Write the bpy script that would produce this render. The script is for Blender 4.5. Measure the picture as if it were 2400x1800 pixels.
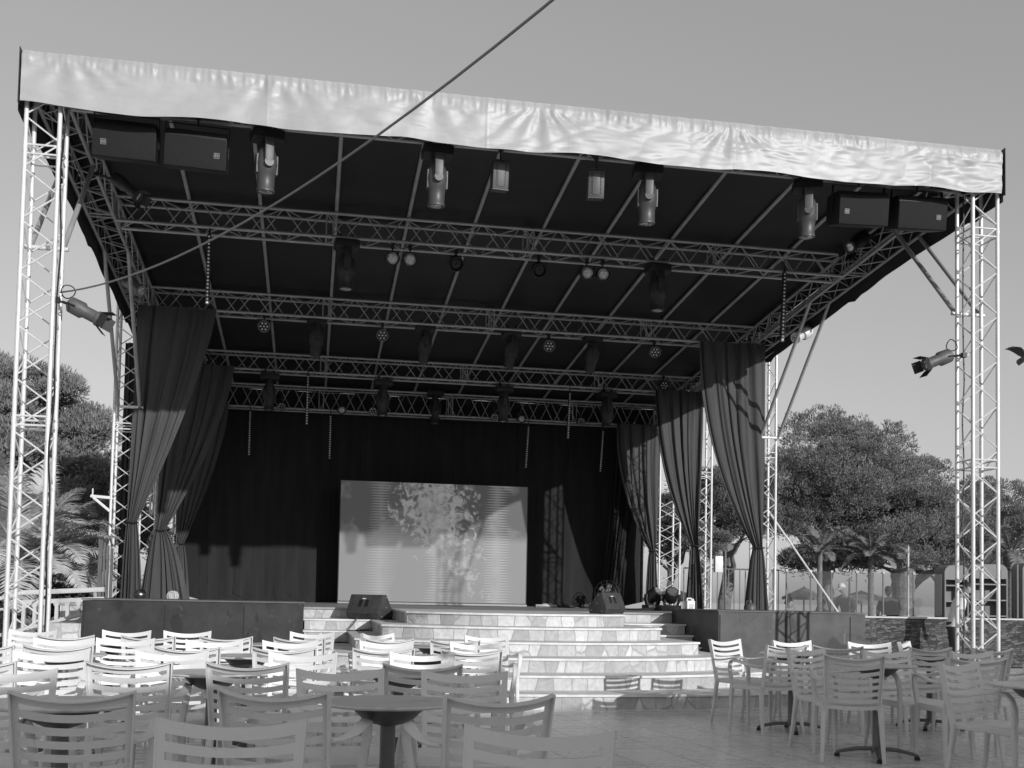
import bpy, bmesh, math, random
from mathutils import Vector, Matrix, noise
import numpy as np
PI = math.pi
# ------------------------------------------------------------------ scene, camera, world, sun
for o in list(bpy.data.objects): bpy.data.objects.remove(o)
S = bpy.context.scene; COL = S.collection
cam = bpy.data.cameras.new('camera'); camo = bpy.data.objects.new('camera', cam); COL.objects.link(camo)
FPX, CXP, CYP = 2570.4, 1200.0, 1278.2
cam.sensor_width = 36; cam.lens = FPX/2400*36; cam.shift_y = (CYP-900)/2400; cam.shift_x = 0
cam.clip_start = 0.05; cam.clip_end = 2000
yaw, pit, rol = .1817, .0482, .0191
fw = Vector((math.sin(yaw)*math.cos(pit), math.cos(yaw)*math.cos(pit), math.sin(pit)))
ri = Vector((math.cos(yaw), -math.sin(yaw), 0)); up = ri.cross(fw)
r2 = ri*math.cos(rol)+up*math.sin(rol); u2 = up*math.cos(rol)-ri*math.sin(rol)
camo.matrix_world = Matrix(((r2.x, u2.x, -fw.x, 0), (r2.y, u2.y, -fw.y, 0), (r2.z, u2.z, -fw.z, 1.2), (0, 0, 0, 1)))
S.camera = camo
S.view_settings.view_transform = 'Standard'; S.view_settings.look = 'None'
S.view_settings.gamma = 1; S.view_settings.exposure = 0.66
SUN_EL = math.radians(15.8); SUN_PHI = math.radians(23.5)      # the sun stands low behind the camera, to its right
sdir = Vector((math.sin(SUN_PHI)*math.cos(SUN_EL), -math.cos(SUN_PHI)*math.cos(SUN_EL), math.sin(SUN_EL)))
W = bpy.data.worlds.new('World'); S.world = W; W.use_nodes = True
wn = W.node_tree; wn.nodes.clear()
sky = wn.nodes.new('ShaderNodeTexSky'); sky.sky_type = 'NISHITA'; sky.sun_disc = False
sky.sun_elevation = SUN_EL; sky.sun_rotation = math.atan2(sdir.x, sdir.y); sky.dust_density = 1.5; sky.air_density = 1.0; sky.ozone_density = 2
bw = wn.nodes.new('ShaderNodeRGBToBW'); gm = wn.nodes.new('ShaderNodeMath'); gm.operation = 'POWER'; gm.inputs[1].default_value = .58
gx = wn.nodes.new('ShaderNodeMath'); gx.operation = 'MULTIPLY'; gx.inputs[1].default_value = 1.13
bg = wn.nodes.new('ShaderNodeBackground'); bg.inputs[1].default_value = .15
wo = wn.nodes.new('ShaderNodeOutputWorld')
wn.links.new(sky.outputs[0], bw.inputs[0]); wn.links.new(bw.outputs[0], gm.inputs[0]); wn.links.new(gm.outputs[0], gx.inputs[0]); wn.links.new(gx.outputs[0], bg.inputs[0]); wn.links.new(bg.outputs[0], wo.inputs[0])
sl = bpy.data.lights.new('sun', 'SUN'); sl.energy = 2.0; sl.angle = math.radians(.5); sl.color = (1, 1, 1)
so = bpy.data.objects.new('sun', sl); COL.objects.link(so); so.rotation_euler = sdir.to_track_quat('Z', 'Y').to_euler()

# ------------------------------------------------------------------ materials (the photograph is black and white: every colour is a grey)
MATS = {}
def mat(name, v, rough=.5, metal=0., var=0., scale=4., bump=0., bscale=40., spec=.5, detail=6., stretch=None):
    if name in MATS: return MATS[name]
    m = bpy.data.materials.new(name); m.use_nodes = True; MATS[name] = m
    nt = m.node_tree; b = nt.nodes['Principled BSDF']
    b.inputs['Base Color'].default_value = (v, v, v, 1); b.inputs['Roughness'].default_value = rough
    b.inputs['Metallic'].default_value = metal; b.inputs['Specular IOR Level'].default_value = spec
    if var or bump:
        tc = nt.nodes.new('ShaderNodeTexCoord'); mp = nt.nodes.new('ShaderNodeMapping')
        nt.links.new(tc.outputs['Object'], mp.inputs[0])
        if stretch: mp.inputs['Scale'].default_value = stretch
    if var:
        n = nt.nodes.new('ShaderNodeTexNoise'); n.inputs['Scale'].default_value = scale; n.inputs['Detail'].default_value = detail
        n.inputs['Roughness'].default_value = .65
        r = nt.nodes.new('ShaderNodeMapRange'); r.inputs[1].default_value = .3; r.inputs[2].default_value = .7
        r.inputs[3].default_value = v*(1-var); r.inputs[4].default_value = v*(1+var)
        nt.links.new(mp.outputs[0], n.inputs['Vector']); nt.links.new(n.outputs['Fac'], r.inputs[0]); nt.links.new(r.outputs[0], b.inputs['Base Color'])
        rr = nt.nodes.new('ShaderNodeMapRange'); rr.inputs[3].default_value = max(0, rough-.08); rr.inputs[4].default_value = min(1, rough+.1)
        nt.links.new(n.outputs['Fac'], rr.inputs[0]); nt.links.new(rr.outputs[0], b.inputs['Roughness'])
    if bump:
        n2 = nt.nodes.new('ShaderNodeTexNoise'); n2.inputs['Scale'].default_value = bscale; n2.inputs['Detail'].default_value = 4
        bp = nt.nodes.new('ShaderNodeBump'); bp.inputs['Strength'].default_value = bump; bp.inputs['Distance'].default_value = .01
        nt.links.new(mp.outputs[0], n2.inputs['Vector']); nt.links.new(n2.outputs['Fac'], bp.inputs['Height']); nt.links.new(bp.outputs[0], b.inputs['Normal'])
    return m
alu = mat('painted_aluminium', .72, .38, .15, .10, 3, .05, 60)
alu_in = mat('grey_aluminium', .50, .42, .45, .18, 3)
vinyl = mat('white_vinyl', .38, .42, 0, .08, 2.0, .15, 14)
membrane = mat('black_roof_sheet', .013, .55, 0, .35, .6)
membrane_top = mat('roof_sheet_edge', .03, .6, 0, .3, .8)
drape = mat('black_stage_drape', .082, .95, 0, .16, 1.6, .10, 160, .15, stretch=(3, 3, .35))
backd = mat('black_backdrop_cloth', .030, .95, 0, .25, 1.2, .1, 120, .1, stretch=(4, 4, .4))
spotdark = mat('dark_spot_housing', .10, .5, .1, .2, 10)
darkshell = mat('dark_lamp_shell', .03, .5)
blk = mat('matte_black_housing', .02, .5, 0, .3, 8)
grille = mat('speaker_grille', .020, .7, 0, .2, 40, .25, 400, .15)
spkbody = mat('speaker_cabinet', .022, .5, 0, .2, 6, 0, 0, .35)
headgrey = mat('grey_lamp_shell', .07, .45, .1, .15, 8)
floodgrey = mat('grey_flood_case', .06, .5, 0, .2, 8)
lensg = mat('lamp_lens', .5, .1, .75, .3, 30)
parlens = mat('clear_lamp_glass', .62, .22, .2, .35, 40, .4, 60)
ledlens = mat('led_lens', .8, .25, 0, .1, 20)
woodblk = mat('painted_plywood', .07, .55, 0, .5, 3.0, .12, 14, .4)
woodblk_d = mat('painted_plywood_dark', .028, .55, 0, .5, 3.0, .12, 14, .4)  # same plywood in a darker tone, for the left box
deckm = mat('deck_boards', .32, .6, 0, .2, 2, .05, 30, stretch=(.6, 6, 1))
chairp = mat('grey_plastic', .73, .40, 0, .05, 5, .03, 260)
tabletop = mat('table_laminate', .6, .38, 0, .14, 7, 0, 0, .5, 8, stretch=(1, 5, 1))
tablemetal = mat('table_metal', .16, .4, .5, .1, 6)
bark = mat('pine_bark', .2, .9, 0, .4, 9, .6, 14, stretch=(1, 1, .35))
pine = mat('pine_needles', .25, .6, 0, .35, 1.6)
pine_d = mat('pine_needles_dark', .17, .65, 0, .35, 1.4)
palmleaf = mat('palm_leaf', .5, .5, 0, .3, 3)
palmleaf2 = mat('dull_palm_leaf', .22, .6, 0, .3, 3)
palmdead = mat('palm_fibre', .2, .9, 0, .4, 12, .5, 20)
bushm = mat('bush_leaf', .16, .6, 0, .4, 2)
concrete = mat('white_concrete', .55, .8, 0, .12, 6, .2, 40)
whitep = mat('white_paint', .75, .45, 0, .05, 6)
metalgrey = mat('grey_post_metal', .25, .45, .5, .1, 8)
skin = mat('skin', .36, .55, 0, .08, 8)
hairm = mat('hair', .03, .7)
shirtw = mat('white_cotton', .72, .9, 0, .05, 10)
shirtd = mat('dark_cotton', .05, .9, 0, .1, 10)
cabm = mat('cabinet_wood', .2, .7, 0, .2, 3, .1, 20, stretch=(6, 6, .6))
cabtop = mat('cabinet_canopy', .22, .8, 0, .08, 4)
canvasm = mat('parasol_canvas', .30, .9, 0, .1, 4)
cablem = mat('cable_rubber', .2, .5)
bulbm = mat('mirror_foil', .15, .25, .9, .2, 20, .6, 30)

def add_scuff(m, scale, thr, fac, stretch=(1, 1, 1), wid=.05):
    """worn patches: the base colour is multiplied by fac where a broken noise passes thr"""
    nt = m.node_tree; b = nt.nodes['Principled BSDF']; src = b.inputs['Base Color'].links[0].from_socket
    tc = nt.nodes.new('ShaderNodeTexCoord'); mp = nt.nodes.new('ShaderNodeMapping'); mp.inputs['Scale'].default_value = stretch; mp.inputs['Location'].default_value = (3.1, 7.7, 1.3)
    n = nt.nodes.new('ShaderNodeTexNoise'); n.inputs['Scale'].default_value = scale; n.inputs['Detail'].default_value = 5; n.inputs['Distortion'].default_value = .6
    r = nt.nodes.new('ShaderNodeMapRange'); r.inputs[1].default_value = thr; r.inputs[2].default_value = thr+wid; r.inputs[3].default_value = 1; r.inputs[4].default_value = fac
    x = nt.nodes.new('ShaderNodeMath'); x.operation = 'MULTIPLY'
    nt.links.new(tc.outputs['Object'], mp.inputs[0]); nt.links.new(mp.outputs[0], n.inputs['Vector']); nt.links.new(n.outputs['Fac'], r.inputs[0])
    nt.links.new(src, x.inputs[0]); nt.links.new(r.outputs[0], x.inputs[1]); nt.links.new(x.outputs[0], b.inputs['Base Color'])
add_scuff(woodblk, 2.2, .60, .45, (1, 1, .55)); add_scuff(woodblk, 7, .66, 1.9, (1, 1, .4)); add_scuff(woodblk_d, 2.4, .60, .5, (1, 1, .8)); add_scuff(woodblk_d, 9, .68, 2.2)
add_scuff(chairp, 7, .58, .90, wid=.12); add_scuff(chairp, 38, .66, .86); add_scuff(tabletop, 5, .58, .85, wid=.1)
add_scuff(membrane, 1.2, .55, 1.7, (.3, 2.2, 1), .2); add_scuff(vinyl, 1.6, .56, .86, (1, 1, .35), .15); add_scuff(alu, 9, .60, .78, wid=.1); add_scuff(drape, 1.1, .55, 1.25, (1, 1, .5), .2)
def glassmat():
    m = bpy.data.materials.new('windbreak_glass'); m.use_nodes = True; nt = m.node_tree; nt.nodes.clear()
    tr = nt.nodes.new('ShaderNodeBsdfTransparent'); tr.inputs[0].default_value = (.86, .86, .86, 1)
    gl = nt.nodes.new('ShaderNodeBsdfGlossy'); gl.inputs['Roughness'].default_value = .03
    df = nt.nodes.new('ShaderNodeBsdfDiffuse'); df.inputs[0].default_value = (.6, .6, .6, 1)  # thin diffuse veil stands in for whitish reflection on the panes
    fr = nt.nodes.new('ShaderNodeFresnel'); fr.inputs[0].default_value = 1.45
    m1 = nt.nodes.new('ShaderNodeMixShader'); m2 = nt.nodes.new('ShaderNodeMixShader'); m2.inputs[0].default_value = .05
    o = nt.nodes.new('ShaderNodeOutputMaterial')
    nt.links.new(fr.outputs[0], m1.inputs[0]); nt.links.new(tr.outputs[0], m1.inputs[1]); nt.links.new(gl.outputs[0], m1.inputs[2])
    nt.links.new(m1.outputs[0], m2.inputs[1]); nt.links.new(df.outputs[0], m2.inputs[2]); nt.links.new(m2.outputs[0], o.inputs[0])
    return m
glass = glassmat()

def pavingmat():
    m = bpy.data.materials.new('stone_tiles'); m.use_nodes = True; nt = m.node_tree; b = nt.nodes['Principled BSDF']
    tc = nt.nodes.new('ShaderNodeTexCoord'); mp = nt.nodes.new('ShaderNodeMapping'); mp.inputs['Rotation'].default_value = (0, 0, math.radians(90-5.0))
    mp.inputs['Location'].default_value = (.1, .12, 0)
    nt.links.new(tc.outputs['Object'], mp.inputs[0])
    br = nt.nodes.new('ShaderNodeTexBrick'); br.inputs['Scale'].default_value = 1; br.inputs['Brick Width'].default_value = 1.38; br.inputs['Row Height'].default_value = .46
    br.inputs['Mortar Size'].default_value = .007; br.inputs['Mortar Smooth'].default_value = .3; br.inputs['Color1'].default_value = (1, 1, 1, 1); br.inputs['Color2'].default_value = (.86, .86, .86, 1); br.inputs['Mortar'].default_value = (.4, .4, .4, 1)
    nt.links.new(mp.outputs[0], br.inputs['Vector'])
    n = nt.nodes.new('ShaderNodeTexNoise'); n.inputs['Scale'].default_value = 3.2; n.inputs['Detail'].default_value = 9; n.inputs['Roughness'].default_value = .7; n.inputs['Distortion'].default_value = .8
    mp2 = nt.nodes.new('ShaderNodeMapping'); mp2.inputs['Scale'].default_value = (1, 2.4, 1); nt.links.new(tc.outputs['Object'], mp2.inputs[0]); nt.links.new(mp2.outputs[0], n.inputs['Vector'])
    r = nt.nodes.new('ShaderNodeMapRange'); r.inputs[1].default_value = .3; r.inputs[2].default_value = .7; r.inputs[3].default_value = .58; r.inputs[4].default_value = .86
    nt.links.new(n.outputs['Fac'], r.inputs[0])
    mu = nt.nodes.new('ShaderNodeMix'); mu.data_type = 'RGBA'; mu.blend_type = 'MULTIPLY'; mu.inputs[0].default_value = 1
    nt.links.new(r.outputs[0], mu.inputs[6]); nt.links.new(br.outputs['Color'], mu.inputs[7]); nt.links.new(mu.outputs[2], b.inputs['Base Color'])
    rr = nt.nodes.new('ShaderNodeMapRange'); rr.inputs[3].default_value = .14; rr.inputs[4].default_value = .42; nt.links.new(n.outputs['Fac'], rr.inputs[0]); nt.links.new(rr.outputs[0], b.inputs['Roughness'])
    bp = nt.nodes.new('ShaderNodeBump'); bp.inputs['Strength'].default_value = .25; bp.inputs['Distance'].default_value = .004
    ad = nt.nodes.new('ShaderNodeMath'); ad.operation = 'MULTIPLY_ADD'; ad.inputs[1].default_value = -1.5; nt.links.new(br.outputs['Fac'], ad.inputs[0]); nt.links.new(n.outputs['Fac'], ad.inputs[2])
    nt.links.new(ad.outputs[0], bp.inputs['Height']); nt.links.new(bp.outputs[0], b.inputs['Normal'])
    return m
def crazymat(name, sx, sy, lo, hi, grout, mort=.03, rnd=.8):
    """irregular stone facing laid in UV metres"""
    m = bpy.data.materials.new(name); m.use_nodes = True; nt = m.node_tree; b = nt.nodes['Principled BSDF']
    tc = nt.nodes.new('ShaderNodeTexCoord'); mp = nt.nodes.new('ShaderNodeMapping'); mp.inputs['Scale'].default_value = (sx, sy, 1)
    nt.links.new(tc.outputs['UV'], mp.inputs[0])
    nz = nt.nodes.new('ShaderNodeTexNoise'); nz.inputs['Scale'].default_value = 3; nz.inputs['Detail'].default_value = 2; nt.links.new(mp.outputs[0], nz.inputs['Vector'])
    mx = nt.nodes.new('ShaderNodeMix'); mx.data_type = 'RGBA'; mx.blend_type = 'LINEAR_LIGHT'; mx.inputs[0].default_value = .07
    nt.links.new(mp.outputs[0], mx.inputs[6]); nt.links.new(nz.outputs['Color'], mx.inputs[7])
    v = nt.nodes.new('ShaderNodeTexVoronoi'); v.voronoi_dimensions = '2D'; v.inputs['Scale'].default_value = 1; v.inputs['Randomness'].default_value = rnd
    ve = nt.nodes.new('ShaderNodeTexVoronoi'); ve.voronoi_dimensions = '2D'; ve.feature = 'DISTANCE_TO_EDGE'; ve.inputs['Scale'].default_value = 1; ve.inputs['Randomness'].default_value = rnd
    nt.links.new(mx.outputs[2], v.inputs['Vector']); nt.links.new(mx.outputs[2], ve.inputs['Vector'])
    bwn = nt.nodes.new('ShaderNodeRGBToBW'); nt.links.new(v.outputs['Color'], bwn.inputs[0])
    r = nt.nodes.new('ShaderNodeMapRange'); r.inputs[1].default_value = .2; r.inputs[2].default_value = .8; r.inputs[3].default_value = lo; r.inputs[4].default_value = hi; nt.links.new(bwn.outputs[0], r.inputs[0])
    n = nt.nodes.new('ShaderNodeTexNoise'); n.inputs['Scale'].default_value = 9; n.inputs['Detail'].default_value = 6; n.inputs['Distortion'].default_value = 1.5
    nt.links.new(tc.outputs['Object'], n.inputs['Vector'])
    r2_ = nt.nodes.new('ShaderNodeMapRange'); r2_.inputs[1].default_value = .25; r2_.inputs[2].default_value = .75; r2_.inputs[3].default_value = .78; r2_.inputs[4].default_value = 1.15; nt.links.new(n.outputs['Fac'], r2_.inputs[0])
    ml = nt.nodes.new('ShaderNodeMath'); ml.operation = 'MULTIPLY'; nt.links.new(r.outputs[0], ml.inputs[0]); nt.links.new(r2_.outputs[0], ml.inputs[1])
    e = nt.nodes.new('ShaderNodeMapRange'); e.inputs[1].default_value = mort*.5; e.inputs[2].default_value = mort*1.6; nt.links.new(ve.outputs['Distance'], e.inputs[0])
    mm = nt.nodes.new('ShaderNodeMix'); mm.data_type = 'FLOAT'; mm.inputs[2].default_value = grout; nt.links.new(e.outputs[0], mm.inputs[0]); nt.links.new(ml.outputs[0], mm.inputs[3])
    nt.links.new(mm.outputs[0], b.inputs['Base Color']); b.inputs['Roughness'].default_value = .75
    bp = nt.nodes.new('ShaderNodeBump'); bp.inputs['Strength'].default_value = .6; bp.inputs['Distance'].default_value = .01
    ad = nt.nodes.new('ShaderNodeMath'); ad.operation = 'MULTIPLY_ADD'; ad.inputs[1].default_value = .35; nt.links.new(n.outputs['Fac'], ad.inputs[0]); nt.links.new(e.outputs[0], ad.inputs[2])
    nt.links.new(ad.outputs[0], bp.inputs['Height']); nt.links.new(bp.outputs[0], b.inputs['Normal'])
    return m
stepstone = crazymat('quartzite_facing', 4.8, 1.9, .40, .66, .40, .024, .9)
slate = crazymat('stacked_slate', 7.0, 25.0, .03, .14, .02, .06, .9)

def groundmat():
    return mat('sandy_ground', .30, .95, 0, .2, .5, .3, 5)

# ------------------------------------------------------------------ mesh builder
class MB:
    def __init__(s): s.v = []; s.f = []; s.uv = {}
    def add(s, vs, fs):
        o = len(s.v); s.v += [tuple(p) for p in vs]; s.f += [tuple(i+o for i in f) for f in fs]; return s
    def box(s, c, d, rot=None, ch=0):
        hx, hy, hz = d[0]/2, d[1]/2, d[2]/2
        c = Vector(c); R = rot if rot is not None else Matrix.Identity(3)
        P = [Vector((x*hx, y*hy, z*hz)) for x in (-1, 1) for y in (-1, 1) for z in (-1, 1)]
        s.add([c+R@p for p in P], [(0, 1, 3, 2), (4, 6, 7, 5), (0, 4, 5, 1), (2, 3, 7, 6), (0, 2, 6, 4), (1, 5, 7, 3)]); return s
    def tube(s, a, b, r, n=8, r2=None, caps=True):
        a = Vector(a); b = Vector(b); r2 = r if r2 is None else r2
        d = (b-a).normalized(); x = d.orthogonal().normalized(); y = d.cross(x)
        vs = []
        for p, rr in ((a, r), (b, r2)):
            for i in range(n):
                t = 2*PI*i/n; vs.append(p+x*math.cos(t)*rr+y*math.sin(t)*rr)
        fs = [(i, (i+1) % n, n+(i+1) % n, n+i) for i in range(n)]
        if caps: fs += [tuple(range(n-1, -1, -1)), tuple(range(n, 2*n))]
        s.add(vs, fs); return s
    def sweep(s, pts, prof, upv=(0, 0, 1), caps=True, scales=None):
        """prof: list of (a,b) in (side, up) metres, swept along pts"""
        pts = [Vector(p) for p in pts]; n = len(prof); vs = []; upv = Vector(upv)
        for i, p in enumerate(pts):
            d = (pts[min(i+1, len(pts)-1)]-pts[max(i-1, 0)]).normalized()
            sd = d.cross(upv)
            sd = sd.normalized() if sd.length > 1e-5 else d.orthogonal().normalized()
            uu = sd.cross(d).normalized(); k = scales[i] if scales else (1, 1)
            if not isinstance(k, tuple): k = (k, k)
            for a, b in prof: vs.append(p+sd*a*k[0]+uu*b*k[1])
        fs = []
        for i in range(len(pts)-1):
            for j in range(n): fs.append((i*n+j, i*n+(j+1) % n, (i+1)*n+(j+1) % n, (i+1)*n+j))
        if caps: fs += [tuple(range(n-1, -1, -1)), tuple(range((len(pts)-1)*n, len(pts)*n))]
        s.add(vs, fs); return s
    def lathe(s, prof, c=(0, 0, 0), n=20, M=None):
        """prof: (r,z) list"""
        c = Vector(c); vs = []; m = len(prof)
        for r, z in prof:
            for i in range(n):
                t = 2*PI*i/n; p = Vector((r*math.cos(t), r*math.sin(t), z))
                vs.append(c+(M@p if M is not None else p))
        fs = [(k*n+i, k*n+(i+1) % n, (k+1)*n+(i+1) % n, (k+1)*n+i) for k in range(m-1) for i in range(n)]
        fs += [tuple(range(n-1, -1, -1)), tuple(range((m-1)*n, m*n))]
        s.add(vs, fs); return s
    def prism(s, poly, a, b, ax='x'):
        """poly in the two other axes, extruded from a to b along ax"""
        def mk(t, p):
            return {'x': (t, p[0], p[1]), 'y': (p[0], t, p[1]), 'z': (p[0], p[1], t)}[ax]
        n = len(poly); s.add([mk(a, p) for p in poly]+[mk(b, p) for p in poly],
            [(i, (i+1) % n, n+(i+1) % n, n+i) for i in range(n)]+[tuple(range(n-1, -1, -1)), tuple(range(n, 2*n))]); return s
    def xf(s, M, i0=0):
        s.v[i0:] = [tuple(M@Vector(p)) for p in s.v[i0:]]; return s
    def build(s, name, m, parent=None, smooth=40, local=False, bevel=0):
        me = bpy.data.meshes.new(name)
        V = s.v
        if parent is not None and not local:
            iv = parent_world(parent).inverted(); V = [tuple(iv@Vector(p)) for p in V]
        me.from_pydata(V, [], s.f); me.update()
        bm = bmesh.new(); bm.from_mesh(me); bmesh.ops.recalc_face_normals(bm, faces=bm.faces)
        if bevel:
            bmesh.ops.bevel(bm, geom=[e for e in bm.edges if len(e.link_faces) == 2 and e.calc_face_angle(0) > .6], offset=bevel, segments=2, affect='EDGES', profile=.6)
        bm.to_mesh(me); bm.free()
        if smooth:
            me.polygons.foreach_set('use_smooth', [True]*len(me.polygons)); me.set_sharp_from_angle(angle=math.radians(smooth))
        me.materials.append(m)
        o = bpy.data.objects.new(name, me); COL.objects.link(o)
        if parent is not None: o.parent = parent
        return o
def parent_world(o):
    M = o.matrix_basis.copy()
    while o.parent: o = o.parent; M = o.matrix_basis @ M
    return M
def tag(o, label, cat=None, group=None):
    o['label'] = label
    if cat: o['category'] = cat
    if group: o['group'] = group
    return o
def struct(o, kind='structure'): o['kind'] = kind; return o
def thing(name, label, cat, loc=(0, 0, 0), rz=0, group=None):
    o = bpy.data.objects.new(name, None); COL.objects.link(o); o.location = loc; o.rotation_euler = (0, 0, rz); o.empty_display_size = .1
    return tag(o, label, cat, group)
def dup(root, loc, rz=0, label=None, group=None, rot=None):
    r = root.copy(); COL.objects.link(r); r.location = loc; r.rotation_euler = rot if rot else (0, 0, rz)
    if label: r['label'] = label
    if group: r['group'] = group
    def rec(src, dst):
        for ch in src.children:
            c = ch.copy(); COL.objects.link(c); c.parent = dst; rec(ch, c)
    rec(root, r); return r
ORD = ['first', 'second', 'third', 'fourth', 'fifth', 'sixth', 'seventh', 'eighth', 'ninth', 'tenth', 'eleventh', 'twelfth']
R = random.Random(7)
def rect(w, h, r=.0, k=2):
    if r <= 0: return [(-w/2, -h/2), (w/2, -h/2), (w/2, h/2), (-w/2, h/2)]
    out = []
    for cx, cy, a0 in ((w/2-r, h/2-r, 0), (-w/2+r, h/2-r, 90), (-w/2+r, -h/2+r, 180), (w/2-r, -h/2+r, 270)):
        for i in range(k+1):
            a = math.radians(a0+90*i/k); out.append((cx+r*math.cos(a), cy+r*math.sin(a)))
    return out
def uvbox(o, f):
    me = o.data; uv = me.uv_layers.new(name='UVMap')
    for p in me.polygons:
        for li in p.loop_indices:
            uv.data[li].uv = f(me.vertices[me.loops[li].vertex_index].co, p.normal)

# ------------------------------------------------------------------ ground
g = MB(); g.add([(-400, -300, -.02), (400, -300, -.02), (400, 60, -.02), (-400, 60, -.02)], [(0, 1, 2, 3)])
struct(g.build('ground', groundmat(), smooth=0))
g = MB(); g.add([(-900, 60, -.05), (900, 60, -.05), (900, 1600, -.05), (-900, 1600, -.05)], [(0, 1, 2, 3)])
struct(g.build('sea', mat('sea_water', .25, .15, 0, .1, .2, .3, 2), smooth=0))
g = MB(); g.add([(-14, -14, 0), (22, -14, 0), (22, 19.6, 0), (-14, 19.6, 0)], [(0, 1, 2, 3)])
struct(g.build('patio', pavingmat(), smooth=0))

# ------------------------------------------------------------------ stage floor, steps, side boxes
DK = 1.0; RS = DK/6
def slabs(name, label, cat, levels, xoff=0):
    """levels: list of (z_bottom, z_top, outline) ; outline = list of (x,y) counter-clockwise"""
    t = thing(name, label, cat, (levels[-1][2][0][0], levels[-1][2][0][1], 0))
    for zb, zt, poly in levels:
        b = MB(); b.prism(poly, zb, zt-.028, 'z'); o = b.build('riser', stepstone, t, smooth=0)
        L = [0]
        for i in range(len(poly)): L.append(L[-1]+(Vector(poly[i])-Vector(poly[(i+1) % len(poly)])).length)
        P = [Vector(p) for p in poly]; org = Vector(t.location)
        def f(co, nrm, P=P, L=L, org=org):
            w = Vector((co.x+org.x, co.y+org.y)); k = min(range(len(P)), key=lambda i: (P[i]-w).length)
            return (L[k]+zb*7.3, co.z)
        def g2(o=o, f=f):
            me = o.data; uv = me.uv_layers.new(name='UVMap')
            for p in me.polygons:
                us = [f(me.vertices[me.loops[l].vertex_index].co, None) for l in p.loop_indices]
                mx = max(u[0] for u in us)
                for l, u in zip(p.loop_indices, us):
                    uu = u[0]
                    if mx-uu > L[-1]*.5: uu += L[-1]
                    uv.data[l].uv = (uu, u[1])
        g2()
        cx = sum(p.x for p in P)/len(P); cy = sum(p.y for p in P)/len(P)
        out = []
        for p in P:
            d = Vector((p.x-cx, p.y-cy)); out.append((p.x+.018*(1 if d.x > 0 else -1), p.y+(-.022 if p.y < cy+1.0 else .0)))
        b = MB(); b.prism(out, zt-.028, zt-.0005*int(zt*6), 'z'); b.build('tread', mat('tread_stone', .70, .7, 0, .2, 5, .2, 25), t, smooth=0)
    return t
deck = thing('stage_floor', 'raised stage floor with stone faced front edge under the truss roof', 'stage', (2.7, 16.2, 0))
b = MB(); b.prism([(-3.75, 17.8), (9.2, 17.8), (9.2, 27.2), (-3.75, 27.2)], 0, DK-.03, 'z'); o = b.build('riser', stepstone, deck, smooth=0)
uvbox(o, lambda co, n: (co.x+co.y, co.z))
b = MB(); b.prism([(-3.78, 17.77), (9.23, 17.77), (9.23, 27.23), (-3.78, 27.23)], DK-.03, DK, 'z'); b.build('deck_surface', deckm, deck, smooth=0)
# straight flight between the two black boxes
lv = []
for k in range(1, 6):
    z = DK-k*RS; y0 = 17.8-(.75 if k == 1 else .75+.37*(k-1)); lv.append((0 if k == 5 else z-RS, z, [(-.06, y0), (6.01, y0), (6.01, 17.76), (-.06, 17.76)]))
lv = [(zb, zt, [(x, (y if i < 2 else y-.004)) for i, (x, y) in enumerate(P)]) for zb, zt, P in lv]
slabs('straight_steps', 'straight flight of stone steps behind the rounded one, between the two black boxes', 'steps', lv)
# rounded flight that bulges out in front
lv = []
for k in range(0, 6):
    z = DK-k*RS; hw = 1.53+.365*k; yf = 14.22-.505*k; ye = [15.0, 14.45, 13.95, 13.6, 13.25, 12.8][k]; cx = 2.85
    hr = hw*(1.0 if k < 5 else 1.25)
    poly = []
    n = 26
    for i in range(n+1):
        q = -1+2*i/n; x = cx+q*(hr if q > 0 else hw); y = yf+(ye-yf)*(abs(q)**2.2); poly.append((x, y))
    back = 16.15 if k == 0 else ye+.62
    yb = 17.75
    poly += [(cx+hr, yb), (cx-hw, yb)]
    lv.append((z-RS, z, poly) if k else (z-RS, z+.002, poly))
slabs('rounded_steps', 'wide rounded flight of pale stone steps bulging from the stage front', 'steps', lv)

def ply_box(label, x0, x1, y0, y1, h, wm):
    t = thing('stage_box', label, 'platform', ((x0+x1)/2, y0, 0))
    b = MB(); b.box(((x0+x1)/2, (y0+y1)/2, h/2-.012), (x1-x0, y1-y0, h-.024)); b.build('side_panels', wm, t, smooth=0)
    b = MB(); b.box(((x0+x1)/2, (y0+y1)/2, h-.009), (x1-x0+.03, y1-y0+.03, .018)); b.build('top_board', mat('box_top', .12, .6, 0, .3, 3), t, smooth=0)
    for k in range(int((x1-x0)/1.05)+1):
        x = x0+.02+k*1.05
        if x < x1: MB().box((x, y0-.004, h/2-.03), (.012, .006, h-.08)).build('panel_joint', mat('dark_joint', .02, .8), t, smooth=0)
    return t
ply_box('long black plywood box left of the stone steps', -3.0, -.08, 15.6, 17.76, 1.09, woodblk_d)
ply_box('scuffed dark plywood box right of the stone steps', 6.03, 8.40, 15.6, 17.76, 1.08, woodblk)

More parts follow.
